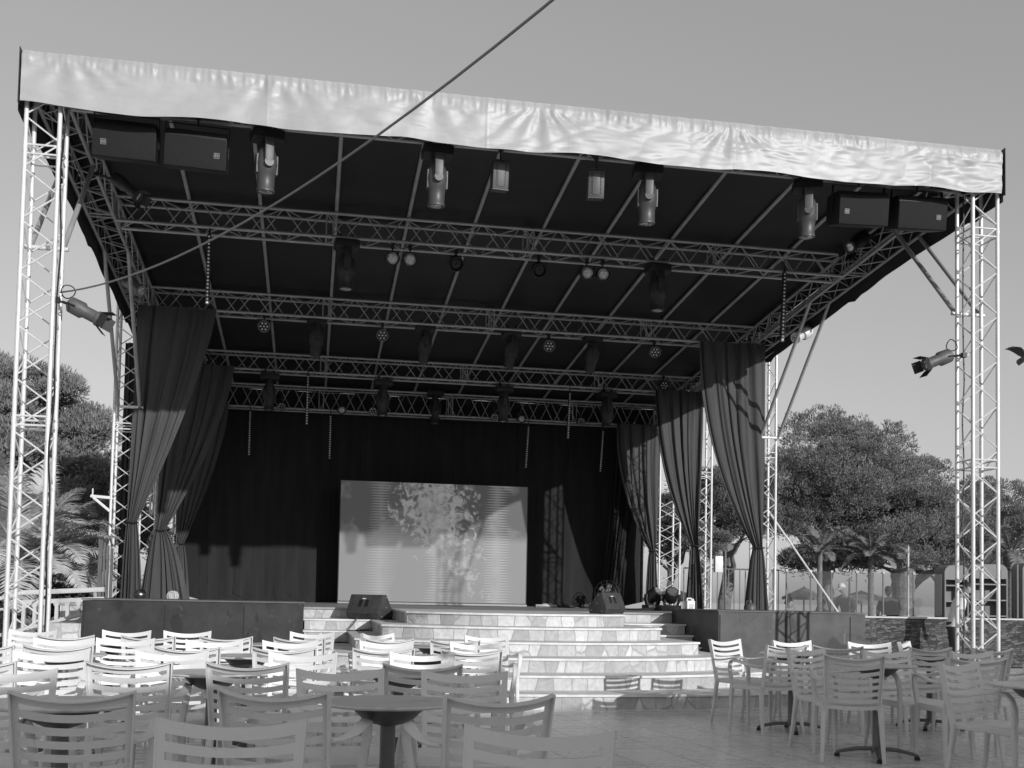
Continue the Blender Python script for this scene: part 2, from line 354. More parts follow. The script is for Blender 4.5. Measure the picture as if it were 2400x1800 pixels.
# ------------------------------------------------------------------ trusses
SL = .0874
def rz_(y): return 7.1-SL*(y-12.6)        # height of the truss tops under the sloping roof
def truss(name, label, cat, a, b, size, upv, side, group=None, mchord=None, step=.3, rc=.025, rb=.0095, posts=False, size2=None):
    """square truss; a,b = front/top corner axis, side & upv: unit vectors from that axis to the other chords"""
    mchord = mchord or alu; size2 = size2 or size
    a = Vector(a); b = Vector(b); s = Vector(side)*size; u = Vector(upv)*size2; L = (b-a).length; d = (b-a)/L
    t = thing(name, label, cat, a, group=group)
    cs = [Vector((0, 0, 0)), s, s+u, u]
    for c in cs:
        m = MB(); m.tube(a+c, b+c, rc, 10); m.build('chord', mchord, t)
    n = max(2, int(round(L/step/2))*2); m = MB()
    for k in range(4):
        c0, c1 = cs[k], cs[(k+1) % 4]; ph = k % 2
        for i in range(n):
            p = a+d*(L*(i+.06)/n); q = a+d*(L*(i+.94)/n)
            A, B = (c0, c1) if (i+ph) % 2 == 0 else (c1, c0)
            m.tube(p+A, q+B, rb, 6, caps=False)
        for q in ((.02,) if not posts else (.02, L/2)):
            m.tube(a+d*q+c0, a+d*q+c1, rb*1.2, 6); m.tube(b-d*q+c0, b-d*q+c1, rb*1.2, 6)
    # coupling collars every 3 m: double rungs
    for i in range(1, int(L/3)+1):
        x = i*3.0 if i*3.0 < L-.4 else None
        if x:
            for k in range(4):
                for dx in (-.05, .05): m.tube(a+d*(x+dx)+cs[k], a+d*(x+dx)+cs[(k+1) % 4], rb*1.25, 6, caps=False)
                m.tube(a+d*(x-.035)+cs[k], a+d*(x+.035)+cs[k], rc*1.12, 10)
    m.build('lacing', mchord, t)
    return t
X0, X1, Y1 = -3.2, 8.26, 12.6
TW = .35
def tower(label, x, y, z0, z1, w=TW, m=None, base=True):
    t = truss('truss_tower', label, 'truss tower', (x, y, z0+.03), (x, y, z1), w, (0, 1, 0), (1, 0, 0), 'lattice towers holding up the roof', m or alu)
    b = MB(); b.box((x+w/2, y+w/2, z0+.012), (w+.16, w+.16, .02)); b.build('base_plate', metalgrey, t)
    return t
tower('tall white lattice tower at the front left corner of the roof', X0, Y1, 0, 6.98)
tower('tall white lattice tower at the front right corner of the roof', X1, Y1, 0, 6.98)
tower('left middle lattice tower rising beside the first left drape', -3.38, 19.64, DK, rz_(19.64)-.1)
tower('right middle lattice tower rising beside the first right drape', 8.36, 19.64, DK, rz_(19.64)-.1)
tower('left rear lattice tower half hidden by the second left drape', -3.46, 23.1, DK, rz_(23.1)-.1)
tower('right rear lattice tower seen just right of the second right drape', 8.38, 23.1, DK, rz_(23.1)-.1)
tower('broad lattice tower at the back left corner behind the drapes', -3.55, 25.5, DK, rz_(25.5)-.1, .52)
tower('broad lattice tower at the back right corner between two drapes', 8.32, 25.5, DK, rz_(25.5)-.1, .52)
CT = [(12.6, TW, 'front'), (16.08, TW, 'second'), (19.64, TW, 'third'), (23.1, TW, 'fourth'), (25.5, .52, 'rearmost')]
for y, h, nm in CT:
    z = rz_(y)-(.09 if nm == 'front' else 0)
    xa, xb = (X0+TW, X1) if nm != 'front' else (X0+TW+.03, X1-.03)
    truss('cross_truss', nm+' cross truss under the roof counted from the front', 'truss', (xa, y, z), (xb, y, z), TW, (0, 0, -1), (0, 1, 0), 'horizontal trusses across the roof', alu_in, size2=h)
for x, nm in ((X0, 'left'), (X1, 'right')):
    a = Vector((x, Y1+TW+.03, rz_(Y1+TW)-.0)); b = Vector((x, 25.45, rz_(25.45)))
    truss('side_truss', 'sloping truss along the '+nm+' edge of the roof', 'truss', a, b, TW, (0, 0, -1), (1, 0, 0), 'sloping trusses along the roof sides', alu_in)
# corner braces between towers and side trusses, two tubes each
def brace(label, pts):
    t = thing('corner_brace', label, 'brace', pts[0][0], group='diagonal tube braces at the towers')
    for a, b in pts: MB().tube(a, b, .03, 10).build('tube', alu_in, t)
    a, b = pts[0][1], pts[1][1]; a = Vector(a); b = Vector(b); d = (b-a).normalized()
    MB().tube(a-d*.06, b+d*.06, .026, 10).build('cross_bar', alu, t)
    return t
for xs, nm in (((X0, X0+TW), 'left'), ((X1, X1+TW), 'right')):
    brace('pair of diagonal tubes from the front '+nm+' tower up to the side truss', [((x, 14.45, rz_(14.45)-TW), (x, 12.98, 5.05)) for x in xs])
    brace('pair of long diagonal tubes from the middle '+nm+' tower forward to the side truss', [((x, 17.25, rz_(17.25)-TW), (x+(-.1 if nm == 'left' else .1), 19.55, 4.35)) for x in xs])

# ------------------------------------------------------------------ roof sheet, tubes under it, front valance
t = thing('roof_sheet', 'black sloping roof sheet stretched over the trusses', 'roof', (2.7, 12.5, 7.1))
nx, ny = 60, 50; vs = []; fs = []
def roofz(y): return rz_(y)+.085-.13*max(0, 1-(y-12.5)/2.2)
for j in range(ny+1):
    for i in range(nx+1):
        x = -3.28+11.94*i/nx; y = 12.53+13.72*j/ny
        vs.append((x, y, (roofz(y))+.012*math.sin(x*5.9)*math.sin(y*1.1)*min(1, y-12.5)))
for j in range(ny):
    for i in range(nx): a = j*(nx+1)+i; fs.append((a, a+1, a+nx+2, a+nx+1))
mb = MB(); mb.add(vs, fs); mb.build('sheet', membrane, t)
for x, sgn, dp in ((-3.28, -1, .64), (8.66, 1, .64)):
    mb = MB(); vs = []; fs = []; n = 70
    for i in range(n+1):
        y = 12.55+13.7*i/n; dr = dp+.02*noise.noise((y*1.7, x, 0))+(.05 if i % 17 == 3 else 0)
        for j in range(4):
            q = j/3; vs.append((x+sgn*(.012*math.sin(y*4)*q), y, roofz(y)-dr*q))
    for i in range(n):
        for j in range(3): a = i*4+j; fs.append((a, a+4, a+5, a+1))
    mb.add(vs, fs); mb.build('side_flap', membrane_top, t)
mb = MB(); n = 60; vs = []; fs = []
for i in range(n+1):
    x = -3.28+11.94*i/n
    for j in range(3): vs.append((x, 26.25+.01*math.sin(x*5), rz_(26.25)+.086-.9*j/2))
for i in range(n):
    for j in range(2): a = i*3+j; fs.append((a, a+3, a+4, a+1))
mb.add(vs, fs); mb.build('rear_flap', membrane_top, t)
PX = [-1.85, -.85, .24, 1.3, 2.3, 3.35, 4.35, 5.4, 6.45, 7.4]
bays = [(12.98, 16.06, 'front bay'), (16.45, 19.62, 'second bay'), (20.0, 23.08, 'third bay'), (23.5, 25.48, 'rear bay')]
for ya, yb, nm in bays:
    for i, x in enumerate(PX):
        mb = MB(); mb.tube((x, ya-.15, rz_(ya-.15)+.045), (x, yb+.22, rz_(yb+.22)+.045), .028, 10)
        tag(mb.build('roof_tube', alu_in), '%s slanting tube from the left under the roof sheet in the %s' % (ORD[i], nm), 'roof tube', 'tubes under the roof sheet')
# valance: white vinyl, pleated where it is laced on, wrinkled below
mb = MB(); NX, NZ = 1100, 30; vs = []; fs = []
for i in range(NX+1):
    x = -3.24+11.83*i/NX
    sc = 0.
    for cx in (-3.2, -1.2, .9, 3.1, 5.35, 7.6, 8.6):
        sc = max(sc, math.exp(-((x-cx)/.5)**2))
    bot = 6.505-.045*(1-sc)+.012*noise.noise((x*2.2, 3, 0))
    for j in range(NZ+1):
        q = j/NZ; z = 7.08-(7.08-bot)*q
        pl = math.exp(-((q-.1)/.16)**2)
        w = pl*(.020*noise.noise((x*9, q*1.5, 1.3))+.012*noise.noise((x*19, q*2, 4)))
        big = (.035*noise.noise((x*.9+.5*q, q*.8, 7))+.016*noise.noise((x*2.3-q*.9, q*2.0, 2.7))+.010*(1-abs(noise.noise((x*2.6+q*1.5, q*2.4, 9)))*4)*(.4+max(0,x)*.05)+.005*(1-abs(noise.noise((x*2.5, q*8, 19)))*4)*(.4+max(0,x)*.08)+.005*noise.noise((x*3, q*12, 1)))*min(1, q*3)*(1-.3*q)
        fan = 0
        for cx in (-2.75, -.55, 2.55, 4.95, 7.75, 1.25):
            dx = x-cx; fan += .030*math.exp(-(dx/.42)**2)*math.sin((8+2.3*cx)%5*dx/(.10+abs(q-.15)*.5)+5*dx/(.14+abs(q-.1)*.6)+cx)*min(1, max(0, q-.12)*4)*(1-q*.55)
        fan -= sum(.006*math.exp(-((x-c_)/.014)**2) for c_ in (-.62, 1.9, 4.97, 7.6))
        rd = .03*math.cos(min(1, q*8)*PI/2)**2
        vs.append((x, 12.50+w+big+fan*.42+rd-.03, z))
for i in range(NX):
    for j in range(NZ): a = i*(NZ+1)+j; fs.append((a, a+1, a+NZ+2, a+NZ+1))
mb.add(vs, fs)
val = thing('roof_valance', 'shiny white vinyl banner wrinkled along the front edge of the roof', 'valance', (2.7, 12.47, 6.5))
mb.build('vinyl_strip', vinyl, val, smooth=60)
mb = MB()
for x in np.arange(-3.2, 8.65, .3): mb.box((x, 12.52, 7.065), (.05, .02, .02))
mb.build('lacing_eyelet_strip', vinyl, val)
for x, nm in ((-3.26, 'l'), (8.63, 'r')):
    mb = MB(); mb.prism([(12.46, 7.1), (12.46, 6.48), (12.75, 6.52), (12.98, 7.05)], x-.004, x+.004, 'x'); mb.build('end_flap', membrane_top, val, smooth=0)

# ------------------------------------------------------------------ drapes
def curtain(name, label, y, top, tie, bot, ztop, zt, zb=DK+.01, folds=8, amp=.05, m=None, seed=0, pw=1.0, cat='drape', group='black drapes tied back at the stage sides'):
    (l0, r0), (lt, rt), (lb, rb) = top, tie, bot
    NS, NT = (110, 70) if folds < 20 else (560, 30); vs = []; fs = []; wf = min(1, 5/folds); wq = max(1, folds/5)
    for j in range(NT+1):
        q = j/NT; z = ztop+(zb-ztop)*q
        if z > zt:
            k = (ztop-z)/(ztop-zt); e = k**pw; e2 = k**(pw*1.5)
            l = l0+(lt-l0)*(e if abs(lt-l0) > .3 else e2); r = r0+(rt-r0)*(e if abs(rt-r0) > .3 else e2)
            am = amp*(.62+.2*k)
        else:
            k = (zt-z)/(zt-zb); e = min(1, k**.62); l = lt+(lb-lt)*e; r = rt+(rb-rt)*e; am = amp*(.55+.5*k)
        for i in range(NS+1):
            s_ = i/NS; x = l+(r-l)*s_
            ph = 2*PI*folds*(s_+wf*(.13*noise.noise((s_*3.1*wq, seed*3.7, q*.9))+.03*noise.noise((s_*11*wq, seed, q*2))))
            yy = y+am*(math.sin(ph+.6*math.sin(ph*.5+seed))+.30*math.sin(2.3*ph+seed+q*1.2))*(.45+.75*abs(noise.noise((s_*4+seed, q*.8, 2.5)))*2)+.03*noise.noise((s_*3, q*3, seed+5))
            x += (r-l)*.012*math.sin(ph*1.0+1.2)
            vs.append((x, yy, z))
    for j in range(NT):
        for i in range(NS): a = j*(NS+1)+i; fs.append((a, a+1, a+NS+2, a+NS+1))
    t = thing(name, label, cat, ((lb+rb)/2, y, zb), group=group)
    mb = MB(); mb.add(vs, fs); mb.build('cloth', m or drape, t, smooth=80)
    if zt > zb+.2:
        mb = MB(); cx = (lt+rt)/2; w = (rt-lt)/2+.02
        for k in range(16):
            a, b2 = 2*PI*k/16, 2*PI*(k+1)/16
            mb.tube((cx+w*math.cos(a), y+.075*math.sin(a), zt), (cx+w*math.cos(b2), y+.075*math.sin(b2), zt), .012, 6)
        mb.build('tie_band', blk, t)
    return t
curtain('tied_drape', 'front left black drape tied near its foot, lit in its lower half', 19.55, (-3.06, -1.74), (-3.09, -2.93), (-3.16, -2.80), 6.13, 2.37, folds=5, amp=.045, seed=1, pw=1.3)
curtain('tied_drape', 'second left black drape, tied and flaring wide to the floor', 22.97, (-3.05, -1.66), (-3.08, -2.90), (-3.36, -2.38), 5.85, 2.43, folds=6, amp=.05, seed=2, pw=1.5)
curtain('tied_drape', 'third left black drape, the rearmost and darkest on the left', 25.35, (-2.98, -1.92), (-2.95, -2.79), (-3.02, -2.62), 5.45, 2.27, folds=5, amp=.045, seed=3, pw=1.6)
curtain('tied_drape', 'front right black drape, the biggest, tied near its foot', 19.53, (7.10, 8.44), (8.22, 8.42), (8.04, 8.56), 6.13, 2.24, folds=5.5, amp=.05, seed=4, pw=2.1)
curtain('tied_drape', 'second right black drape with deep folds between two towers', 22.97, (7.34, 8.46), (8.22, 8.38), (8.10, 8.54), 5.85, 2.43, folds=5, amp=.06, seed=5, pw=2.1)
curtain('tied_drape', 'third right black drape, rearmost, next to the backdrop', 25.35, (7.15, 8.25), (8.02, 8.18), (7.92, 8.26), 5.45, 2.4, folds=4, amp=.05, seed=6, pw=2.1)
curtain('narrow_drape', 'narrow black drape hanging beside the left middle tower', 20.2, (-3.33, -3.16), (-3.33, -3.16), (-3.36, -3.16), 5.6, 1.02, folds=2, amp=.03, m=blk, seed=8, group='plain black drapes')
bd = curtain('backdrop', 'wide black cloth backdrop across the back of the stage', 26.1, (-3.0, 8.0), (-3.0, 8.0), (-2.4, 7.3), 5.8, 1.02, folds=46, amp=.022, m=backd, seed=9, cat='backdrop', group='plain black drapes')
# a bunched part of the backdrop standing forward on its right end
curtain('backdrop_leg', 'bunched black leg of cloth at the right end of the backdrop', 25.75, (7.2, 8.0), (6.93, 7.36), (6.93, 7.36), 5.4, 1.02, folds=4.5, amp=.05, m=backd, seed=11, group='plain black drapes')

# ------------------------------------------------------------------ LED wall
def screenmat():
    m = bpy.data.materials.new('led_wall_picture'); m.use_nodes = True; nt = m.node_tree; b = nt.nodes['Principled BSDF']
    N = nt.nodes.new; K = nt.links.new
    tc = N('ShaderNodeTexCoord'); sp = N('ShaderNodeSeparateXYZ'); K(tc.outputs['Object'], sp.inputs[0])
    def M(op, a, b_=None, c=None):
        n = N('ShaderNodeMath'); n.operation = op
        for i, x in enumerate((a, b_, c)):
            if x is None: continue
            if isinstance(x, (int, float)): n.inputs[i].default_value = x
            else: K(x, n.inputs[i])
        return n.outputs[0]
    def rng(v, a, b_, c=0., d=1., smooth=False):
        n = N('ShaderNodeMapRange'); n.inputs[1].default_value = a; n.inputs[2].default_value = b_; n.inputs[3].default_value = c; n.inputs[4].default_value = d
        if smooth: n.interpolation_type = 'SMOOTHSTEP'
        K(v, n.inputs[0]); return n.outputs[0]
    X, Z = sp.outputs[0], sp.outputs[2]      # metres from the lower left corner
    no = N('ShaderNodeTexNoise'); no.inputs['Scale'].default_value = 1.1; no.inputs['Detail'].default_value = 3; K(tc.outputs['Object'], no.inputs['Vector'])
    nf = N('ShaderNodeTexNoise'); nf.inputs['Scale'].default_value = 5.5; nf.inputs['Detail'].default_value = 6; nf.inputs['Distortion'].default_value = 1.2; K(tc.outputs['Object'], nf.inputs['Vector'])
    # horizontal teeth: bands every 62 mm whose length wavers
    tri = M('PINGPONG', M('MULTIPLY', Z, 16.5), .5)
    cols = M('ABSOLUTE', M('SINE', M('MULTIPLY_ADD', X, 2.35, 1.0)))
    teeth = M('MULTIPLY', rng(M('SUBTRACT', M('MULTIPLY', tri, 1.6), M('MULTIPLY', M('ADD', cols, M('MULTIPLY', M('SUBTRACT', no.outputs['Fac'], .5), 1.6)), 1.0)), -.05, .12), rng(no.outputs['Fac'], .38, .6, .35, 1))
    # bright rock mass that runs from the top middle down to the right
    axis = M('ADD', 2.1, M('MULTIPLY', M('MAXIMUM', M('SUBTRACT', 1.85, Z), 0), .62))
    dist = M('ABSOLUTE', M('SUBTRACT', X, axis))
    wid = M('ADD', M('SUBTRACT', .85, M('MULTIPLY', M('ABSOLUTE', M('SUBTRACT', Z, 2.1)), .5)), M('MULTIPLY', M('SUBTRACT', nf.outputs['Fac'], .5), 3.2))
    rock = rng(M('SUBTRACT', wid, dist), -.1, .35)
    rockv = M('SUBTRACT', rng(nf.outputs['Fac'], .35, .65, .26, .46), M('MULTIPLY', teeth, .07))
    low = rng(Z, 1.35, 1.65, 0, 1, True)
    base = M('ADD', .23, M('MULTIPLY', low, -.07))
    base = M('SUBTRACT', base, M('MULTIPLY', M('MULTIPLY', rng(no.outputs['Fac'], .42, .5), low), .09))
    v1 = M('ADD', base, M('MULTIPLY', teeth, M('MULTIPLY', rng(X, .2, 3.2, .6, 1), .15)))
    mx = N('ShaderNodeMix'); mx.data_type = 'FLOAT'; K(M('MULTIPLY', rock, .6), mx.inputs[0]); K(v1, mx.inputs[2]); K(rockv, mx.inputs[3])
    K(mx.outputs[0], b.inputs['Emission Color']); b.inputs['Emission Strength'].default_value = .42
    ml = M('MULTIPLY', mx.outputs[0], .42); K(ml, b.inputs['Base Color']); b.inputs['Roughness'].default_value = .5
    return m
scr = thing('led_screen', 'large LED video wall showing a blurred rocky picture behind the steps', 'screen', (.62, 25.0, DK))
mb = MB(); mb.box((.62+2.165, 25.03, 1.02+1.4), (4.33, .10, 2.76)); mb.build('cabinet', blk, scr, smooth=0)
mb = MB(); mb.add([(.64, 24.975, 1.075), (4.93, 24.975, 1.075), (4.93, 24.975, 3.79), (.64, 24.975, 3.79)], [(0, 1, 2, 3)])
pn = mb.build('display_panel', screenmat(), scr, smooth=0)
for v in pn.data.vertices: v.co -= Vector((.02, 0, .075))
pn.location = (.02, 0, .075)
mb = MB(); mb.box((2.79, 24.96, 1.035), (4.33, .06, .04)); mb.build('bottom_rail', metalgrey, scr)
for x in (1.3, 2.8, 4.2):
    mb = MB(); mb.tube((x, 25.1, 3.5), (x, 25.75, DK), .02, 6); mb.build('rear_prop', metalgrey, scr)

# ------------------------------------------------------------------ hung equipment
def clampm(mb, x, y, z, h):
    mb.tube((x, y, z), (x, y, z+h), .012, 6); mb.box((x, y, z+h), (.05, .06, .07))
def letters(mb, x, y, z, s_, R_=None):
    """EV in strokes, s_ high, drawn in the xz plane"""
    e = s_*.16
    for dz in (-.5, 0, .5): mb.box((x-s_*.32, y, z+dz*s_*.82), (s_*.45, .003, e))
    mb.box((x-s_*.52, y, z), (e, .003, s_*.95))
    for k in (-1, 1):
        mb.box((x+s_*.33+k*s_*.16, y, z), (e, .003, s_*1.0), Matrix.Rotation(k*.33, 3, 'Y'))
def speaker(label, x, z, logo_dx, rx, ry):
    t = thing('hanging_speaker', label, 'speaker', (x, 12.95, z), group='loudspeakers hung under the front truss')
    W_, H_, D_ = .69, .43, .36
    def bd(mb, name, m, **k):
        o = mb.build(name, m, t, local=True, **k); return o
    pr = [(-D_/2, -H_/2), (D_/2, -H_/2+.03), (D_/2, H_/2-.03), (-D_/2+.05, H_/2), (-D_/2, H_/2-.07)]
    mb = MB(); mb.prism(pr, -W_/2, W_/2, 'x'); bd(mb, 'cabinet', spkbody, bevel=.018)
    mb = MB(); mb.box((0, -D_/2-.006, -.035), (W_-.012, .012, H_-.09)); bd(mb, 'grille', grille, bevel=.004)
    mb = MB(); mb.box((logo_dx, -D_/2-.014, -.05), (.056, .004, .056)); lg = bd(mb, 'badge', blk)
    mb = MB(); e = .004
    for k in (-1, 1): mb.box((logo_dx+k*.028, -D_/2-.017, -.05), (e, .003, .058)); mb.box((logo_dx, -D_/2-.017, -.05+k*.028), (.052, .003, e))
    letters(mb, logo_dx, -D_/2-.018, -.05, .030); bd(mb, 'badge_letters', mat('badge_print', .3, .5))
    mb = MB()
    for k in (-1, 1): mb.box((k*(W_/2+.012), 0, .13), (.006, .05, .345))
    mb.box((0, 0, .30), (W_+.03, .05, .006)); clampm(mb, 0, 0, .30, .10); bd(mb, 'bracket', blk)
    t.rotation_euler = (rx, ry, 0)
    return t
speaker('leftmost hanging black loudspeaker, badge at its lower left', -2.20, 6.33, -.22, .18, .02)
speaker('second hanging loudspeaker from the left, badge at its right end', -1.42, 6.29, .24, .18, .03)
speaker('third hanging loudspeaker, the left one of the right hand pair', 6.84, 6.30, -.24, .18, -.03)
speaker('rightmost hanging black loudspeaker next to the right tower', 7.66, 6.31, .22, .18, -.03)

def moving_head(name, label, loc, rz, tilt, shell, s=1., group=None):
    t = thing(name, label, 'stage light', loc, rz, group)
    B = lambda mb, n, m, par=None, **k: mb.build(n, m, par or t, local=True, **k)
    mb = MB(); mb.box((0, 0, .10*s), (.36*s, .26*s, .12*s)); B(mb, 'base', blk, bevel=.015)
    mb = MB()
    for k in (-1, 1): mb.box((k*.09*s, 0, .21*s), (.03, .06, .10))
    mb.box((0, 0, .165*s), (.24*s, .05, .015)); B(mb, 'clamp', blk)
    for k in (-1, 1):                                      # yoke arms in front of and behind the head
        pts = [(0, k*.14*s, .04*s), (0, k*.155*s, -.08*s), (0, k*.15*s, -.20*s), (0, k*.145*s, -.27*s)]
        mb = MB(); mb.sweep(pts, rect(.11*s, .035*s, .014*s, 3), (0, 1, 0), scales=[(1, 1), (1, 1), (1, 1), (.72, .8)]); B(mb, 'yoke_arm', shell)
        mb = MB(); mb.lathe([(.053*s, -.018*s), (.053*s, .018*s)], (0, k*.145*s, -.25*s), 18, Matrix.Rotation(PI/2, 3, 'X')); B(mb, 'yoke_hub', shell)
    Mt = Matrix.Rotation(tilt, 3, 'X'); pv = Vector((0, 0, -.22*s))
    mb = MB(); pf = [(.03, .20), (.085, .17), (.118, .08), (.128, -.02), (.118, -.12), (.104, -.14), (.10, -.30), (.106, -.31), (.106, -.335), (.085, -.335)]
    mb.lathe([(r*s, z*s) for r, z in pf], pv, 22, Mt); hd = B(mb, 'head', shell if shell is not blk else darkshell)
    mb = MB(); mb.lathe([(.084*s, -.337*s), (.05*s, -.352*s), (.001, -.356*s)], pv, 20, Mt); B(mb, 'lens', lensg)
    mb = MB()
    for k in (-1, 1): mb.box(pv+Mt@Vector((k*.112*s, 0, -.02*s)), (.03*s, .10*s, .22*s), Mt)
    B(mb, 'side_vents', shell if shell is not blk else darkshell, bevel=.006)
    return t
for i, x in enumerate((-.63, 1.37, 4.0, 6.13)):
    moving_head('moving_head_light', '%s large grey moving head light from the left hanging behind the banner' % ORD[i], (x, 12.92, 6.44), [.25, .06, -.12, -.3][i], .06, headgrey, 1.0, 'big moving lights at the front edge')
for i, x in enumerate((.40, 5.17)):
    moving_head('moving_head_light', 'big black moving head light hanging on the %s of the second truss' % ('left', 'right')[i], (x, 16.1, 6.24), .1, .0, blk, 1.0, 'big moving lights on the second truss')
for i, x in enumerate((-.93, 1.41, 4.0, 6.3)):
    moving_head('moving_head_light', '%s small black moving light from the left on the fourth truss' % ORD[i], (x, 23.1, 5.58), .1, .05, blk, 1.05, 'moving lights on the fourth truss')
for i, x in enumerate((.0, 1.95, 3.55, 5.1)):
    moving_head('moving_head_light', '%s unlit black moving light from the left on the third truss' % ORD[i], (x, 19.8, 6.0), .1, .5, blk, .95, 'moving lights on the third truss')
moving_head('moving_head_light', 'black moving light in the middle of the rearmost truss', (2.79, 25.55, 5.88), 0, .0, blk, 1.1, 'moving lights on the rear truss')
def flood(label, x, z, rz):
    t = thing('flood_lamp', label, 'stage light', (x, 12.9, z), rz, 'small flood lamps hung behind the banner')
    B = lambda mb, n, m, **k: mb.build(n, m, t, local=True, **k)
    mb = MB(); mb.box((0, 0, 0), (.20, .14, .33)); B(mb, 'case', floodgrey, bevel=.012)
    mb = MB(); mb.box((0, -.074, .0), (.09, .006, .27)); B(mb, 'front_panel', mat('flood_panel', .08, .5), bevel=.002)
    mb = MB()
    for k in (-1, 1):
        for q in range(6): mb.box((k*.055, -.074, -.11+q*.044), (.006, .008, .03))
    B(mb, 'vent_slots', blk)
    mb = MB(); mb.box((0, 0, -.172), (.2, .15, .012)); B(mb, 'base_lip', floodgrey); mb = MB(); mb.box((0, 0, .172), (.215, .16, .012)); clampm(mb, 0, 0, .17, .15); B(mb, 'bracket', floodgrey)
    t.rotation_euler = (.12, 0, rz)
flood('small grey vented flood lamp left of the roof centre', 2.13, 6.31, .1); flood('small grey vented flood lamp right of the roof centre', 3.33, 6.31, -.1)

def parcan(name, label, x, y, z, r=.085, rx=.25, rz=0, group='round spot lamps in pairs on the second truss', led=0, ring=None, drop=.17, bright=True):
    t = thing(name, label, 'stage light', (x, y, z), 0, group)
    B = lambda mb, n, m, **k: mb.build(n, m, t, local=True, **k)
    M_ = Matrix.Rotation(rz, 3, 'Z')@Matrix.Rotation(PI/2+rx, 3, 'X')
    mb = MB(); mb.lathe([(r*.5, -.17), (r*.85, -.14), (r, -.05), (r, .045), (r*.9, .045), (r*.88, -.02)], (0, 0, 0), 22, M_); B(mb, 'can', blk if not ring else ring)
    if led:
        mb = MB(); mb.lathe([(r*.9, .02), (r*.88, .025)], (0, 0, 0), 20, M_); B(mb, 'lens_plate', blk)
        pts = [(0, 0)]+[(r*.56*math.cos(a*PI/3), r*.56*math.sin(a*PI/3)) for a in range(6)]
        if led > 7: pts += [(r*.80*math.cos(a*PI/6), r*.80*math.sin(a*PI/6)) for a in range(12)]
        for px, py in pts:
            mb = MB(); mb.lathe([(r*.17 if led <= 7 else r*.1, .026), (r*.1, .036)], (0, 0, 0), 10, M_); mb.xf(Matrix.Translation(M_@Vector((px, py, 0)))); B(mb, 'led', ledlens)
    else:
        mb = MB(); mb.lathe([(r*.86, .0), (r*.75, .018), (r*.45, .03), (r*.2, .034), (.002, .036)], (0, 0, 0), 22, M_); B(mb, 'lens', parlens if bright else blk)
        mb = MB(); mb.lathe([(r*.2, .03), (r*.12, .052), (.002, .056)], (0, 0, 0), 12, M_); B(mb, 'bulb', whitep if bright else blk)
    mb = MB()
    for k in (-1, 1): mb.box((k*(r+.012), .05, .05), (.006, .025, .16))
    mb.box((0, .05, .13), (2*r+.03, .025, .006)); clampm(mb, 0, .05, .13, drop-.1); B(mb, 'yoke', blk)
    return t
for i, x in enumerate((1.07, 1.33, 4.03, 4.28)):
    parcan('par_can', 'clear round spot lamp, %s of the four on the second truss' % ORD[i], x, 16.02, 6.17, .108)
for i, x in enumerate((2.04, 3.32)):
    parcan('fresnel_lamp', 'bulky unlit black lamp on the %s half of the second truss centre' % ('left', 'right')[i], x, 16.2, 6.22, .11, .6, group='black lamps on the second truss', bright=False)
for i, (x, z) in enumerate(((-.92, 5.93), (1.17, 5.9), (4.25, 5.89), (6.3, 5.9))):
    parcan('led_par', 'round seven eyed LED lamp, %s from the left on the third truss' % ORD[i], x, 19.72, z, .105, .3, group='LED lamps on the third truss', led=7, ring=metalgrey)
for i, x in enumerate((-2.26, 7.58)):
    parcan('led_par', 'dim LED lamp at the %s end of the fourth truss' % ('left', 'right')[i], x, 23.05, 5.96, .11, .3, group='LED lamps on the fourth truss', led=7, ring=blk)
for i, x in enumerate((-.74, 1.33, 4.19, 6.29)):
    parcan('led_par', 'small many eyed LED lamp, %s from the left on the rearmost truss' % ORD[i], x, 25.42, 5.47, .095, .3, group='LED lamps on the rear truss', led=19, ring=blk)
for i, x in enumerate((.62, 4.84)):
    parcan('par_can', 'clear round spot lamp on the %s side of the rearmost truss' % ('left', 'right')[i], x, 25.42, 5.46, .095, .3, group='spot lamps on the rear truss')

def ledbar(label, x, y, z0, z1, tilt=0):
    t = thing('led_bar', label, 'light bar', (x, y, z1), 0, 'LED bars hanging upright from the trusses')
    L = z1-z0
    mb = MB(); mb.box((0, 0, -L/2), (.055, .05, L)); mb.build('housing', blk, t, local=True)
    mb = MB(); mb.box((0, .01, .03), (.03, .03, .07)); mb.tube((0, .01, .05), (0, .03, .2), .008, 6); mb.build('hook', blk, t, local=True)
    n = 19
    mb = MB()
    for k in range(n): mb.lathe([(.017, 0), (.011, .01), (.002, .012)], (0, -.026, -L*(k+.5)/n), 10, Matrix.Rotation(PI/2, 3, 'X'))
    mb.build('led_row', ledlens, t, local=True)
    t.rotation_euler = (0, tilt, 0)
LB = [(-1.55, 16.05, 5.31, 6.32, .0, 'upright LED bar at the left end of the second truss'), (7.24, 16.05, 5.31, 6.42, .03, 'upright LED bar at the right end of the second truss'),
      (-.15, 23.05, 4.72, 5.75, 0, 'upright LED bar left of centre on the fourth truss'), (5.45, 23.05, 4.68, 5.68, .03, 'upright LED bar right of centre on the fourth truss'),
      (-1.43, 25.4, 4.32, 5.32, 0, 'first upright LED bar from the left on the rear truss'), (.37, 25.4, 4.31, 5.31, 0, 'second upright LED bar from the left on the rear truss'),
      (5.01, 25.4, 4.29, 5.28, .05, 'third upright LED bar from the left on the rear truss'), (6.84, 25.4, 4.27, 5.26, .06, 'fourth upright LED bar from the left on the rear truss')]
for x, y, a, b_, tl, lab in LB: ledbar(lab, x, y, a, b_, tl)

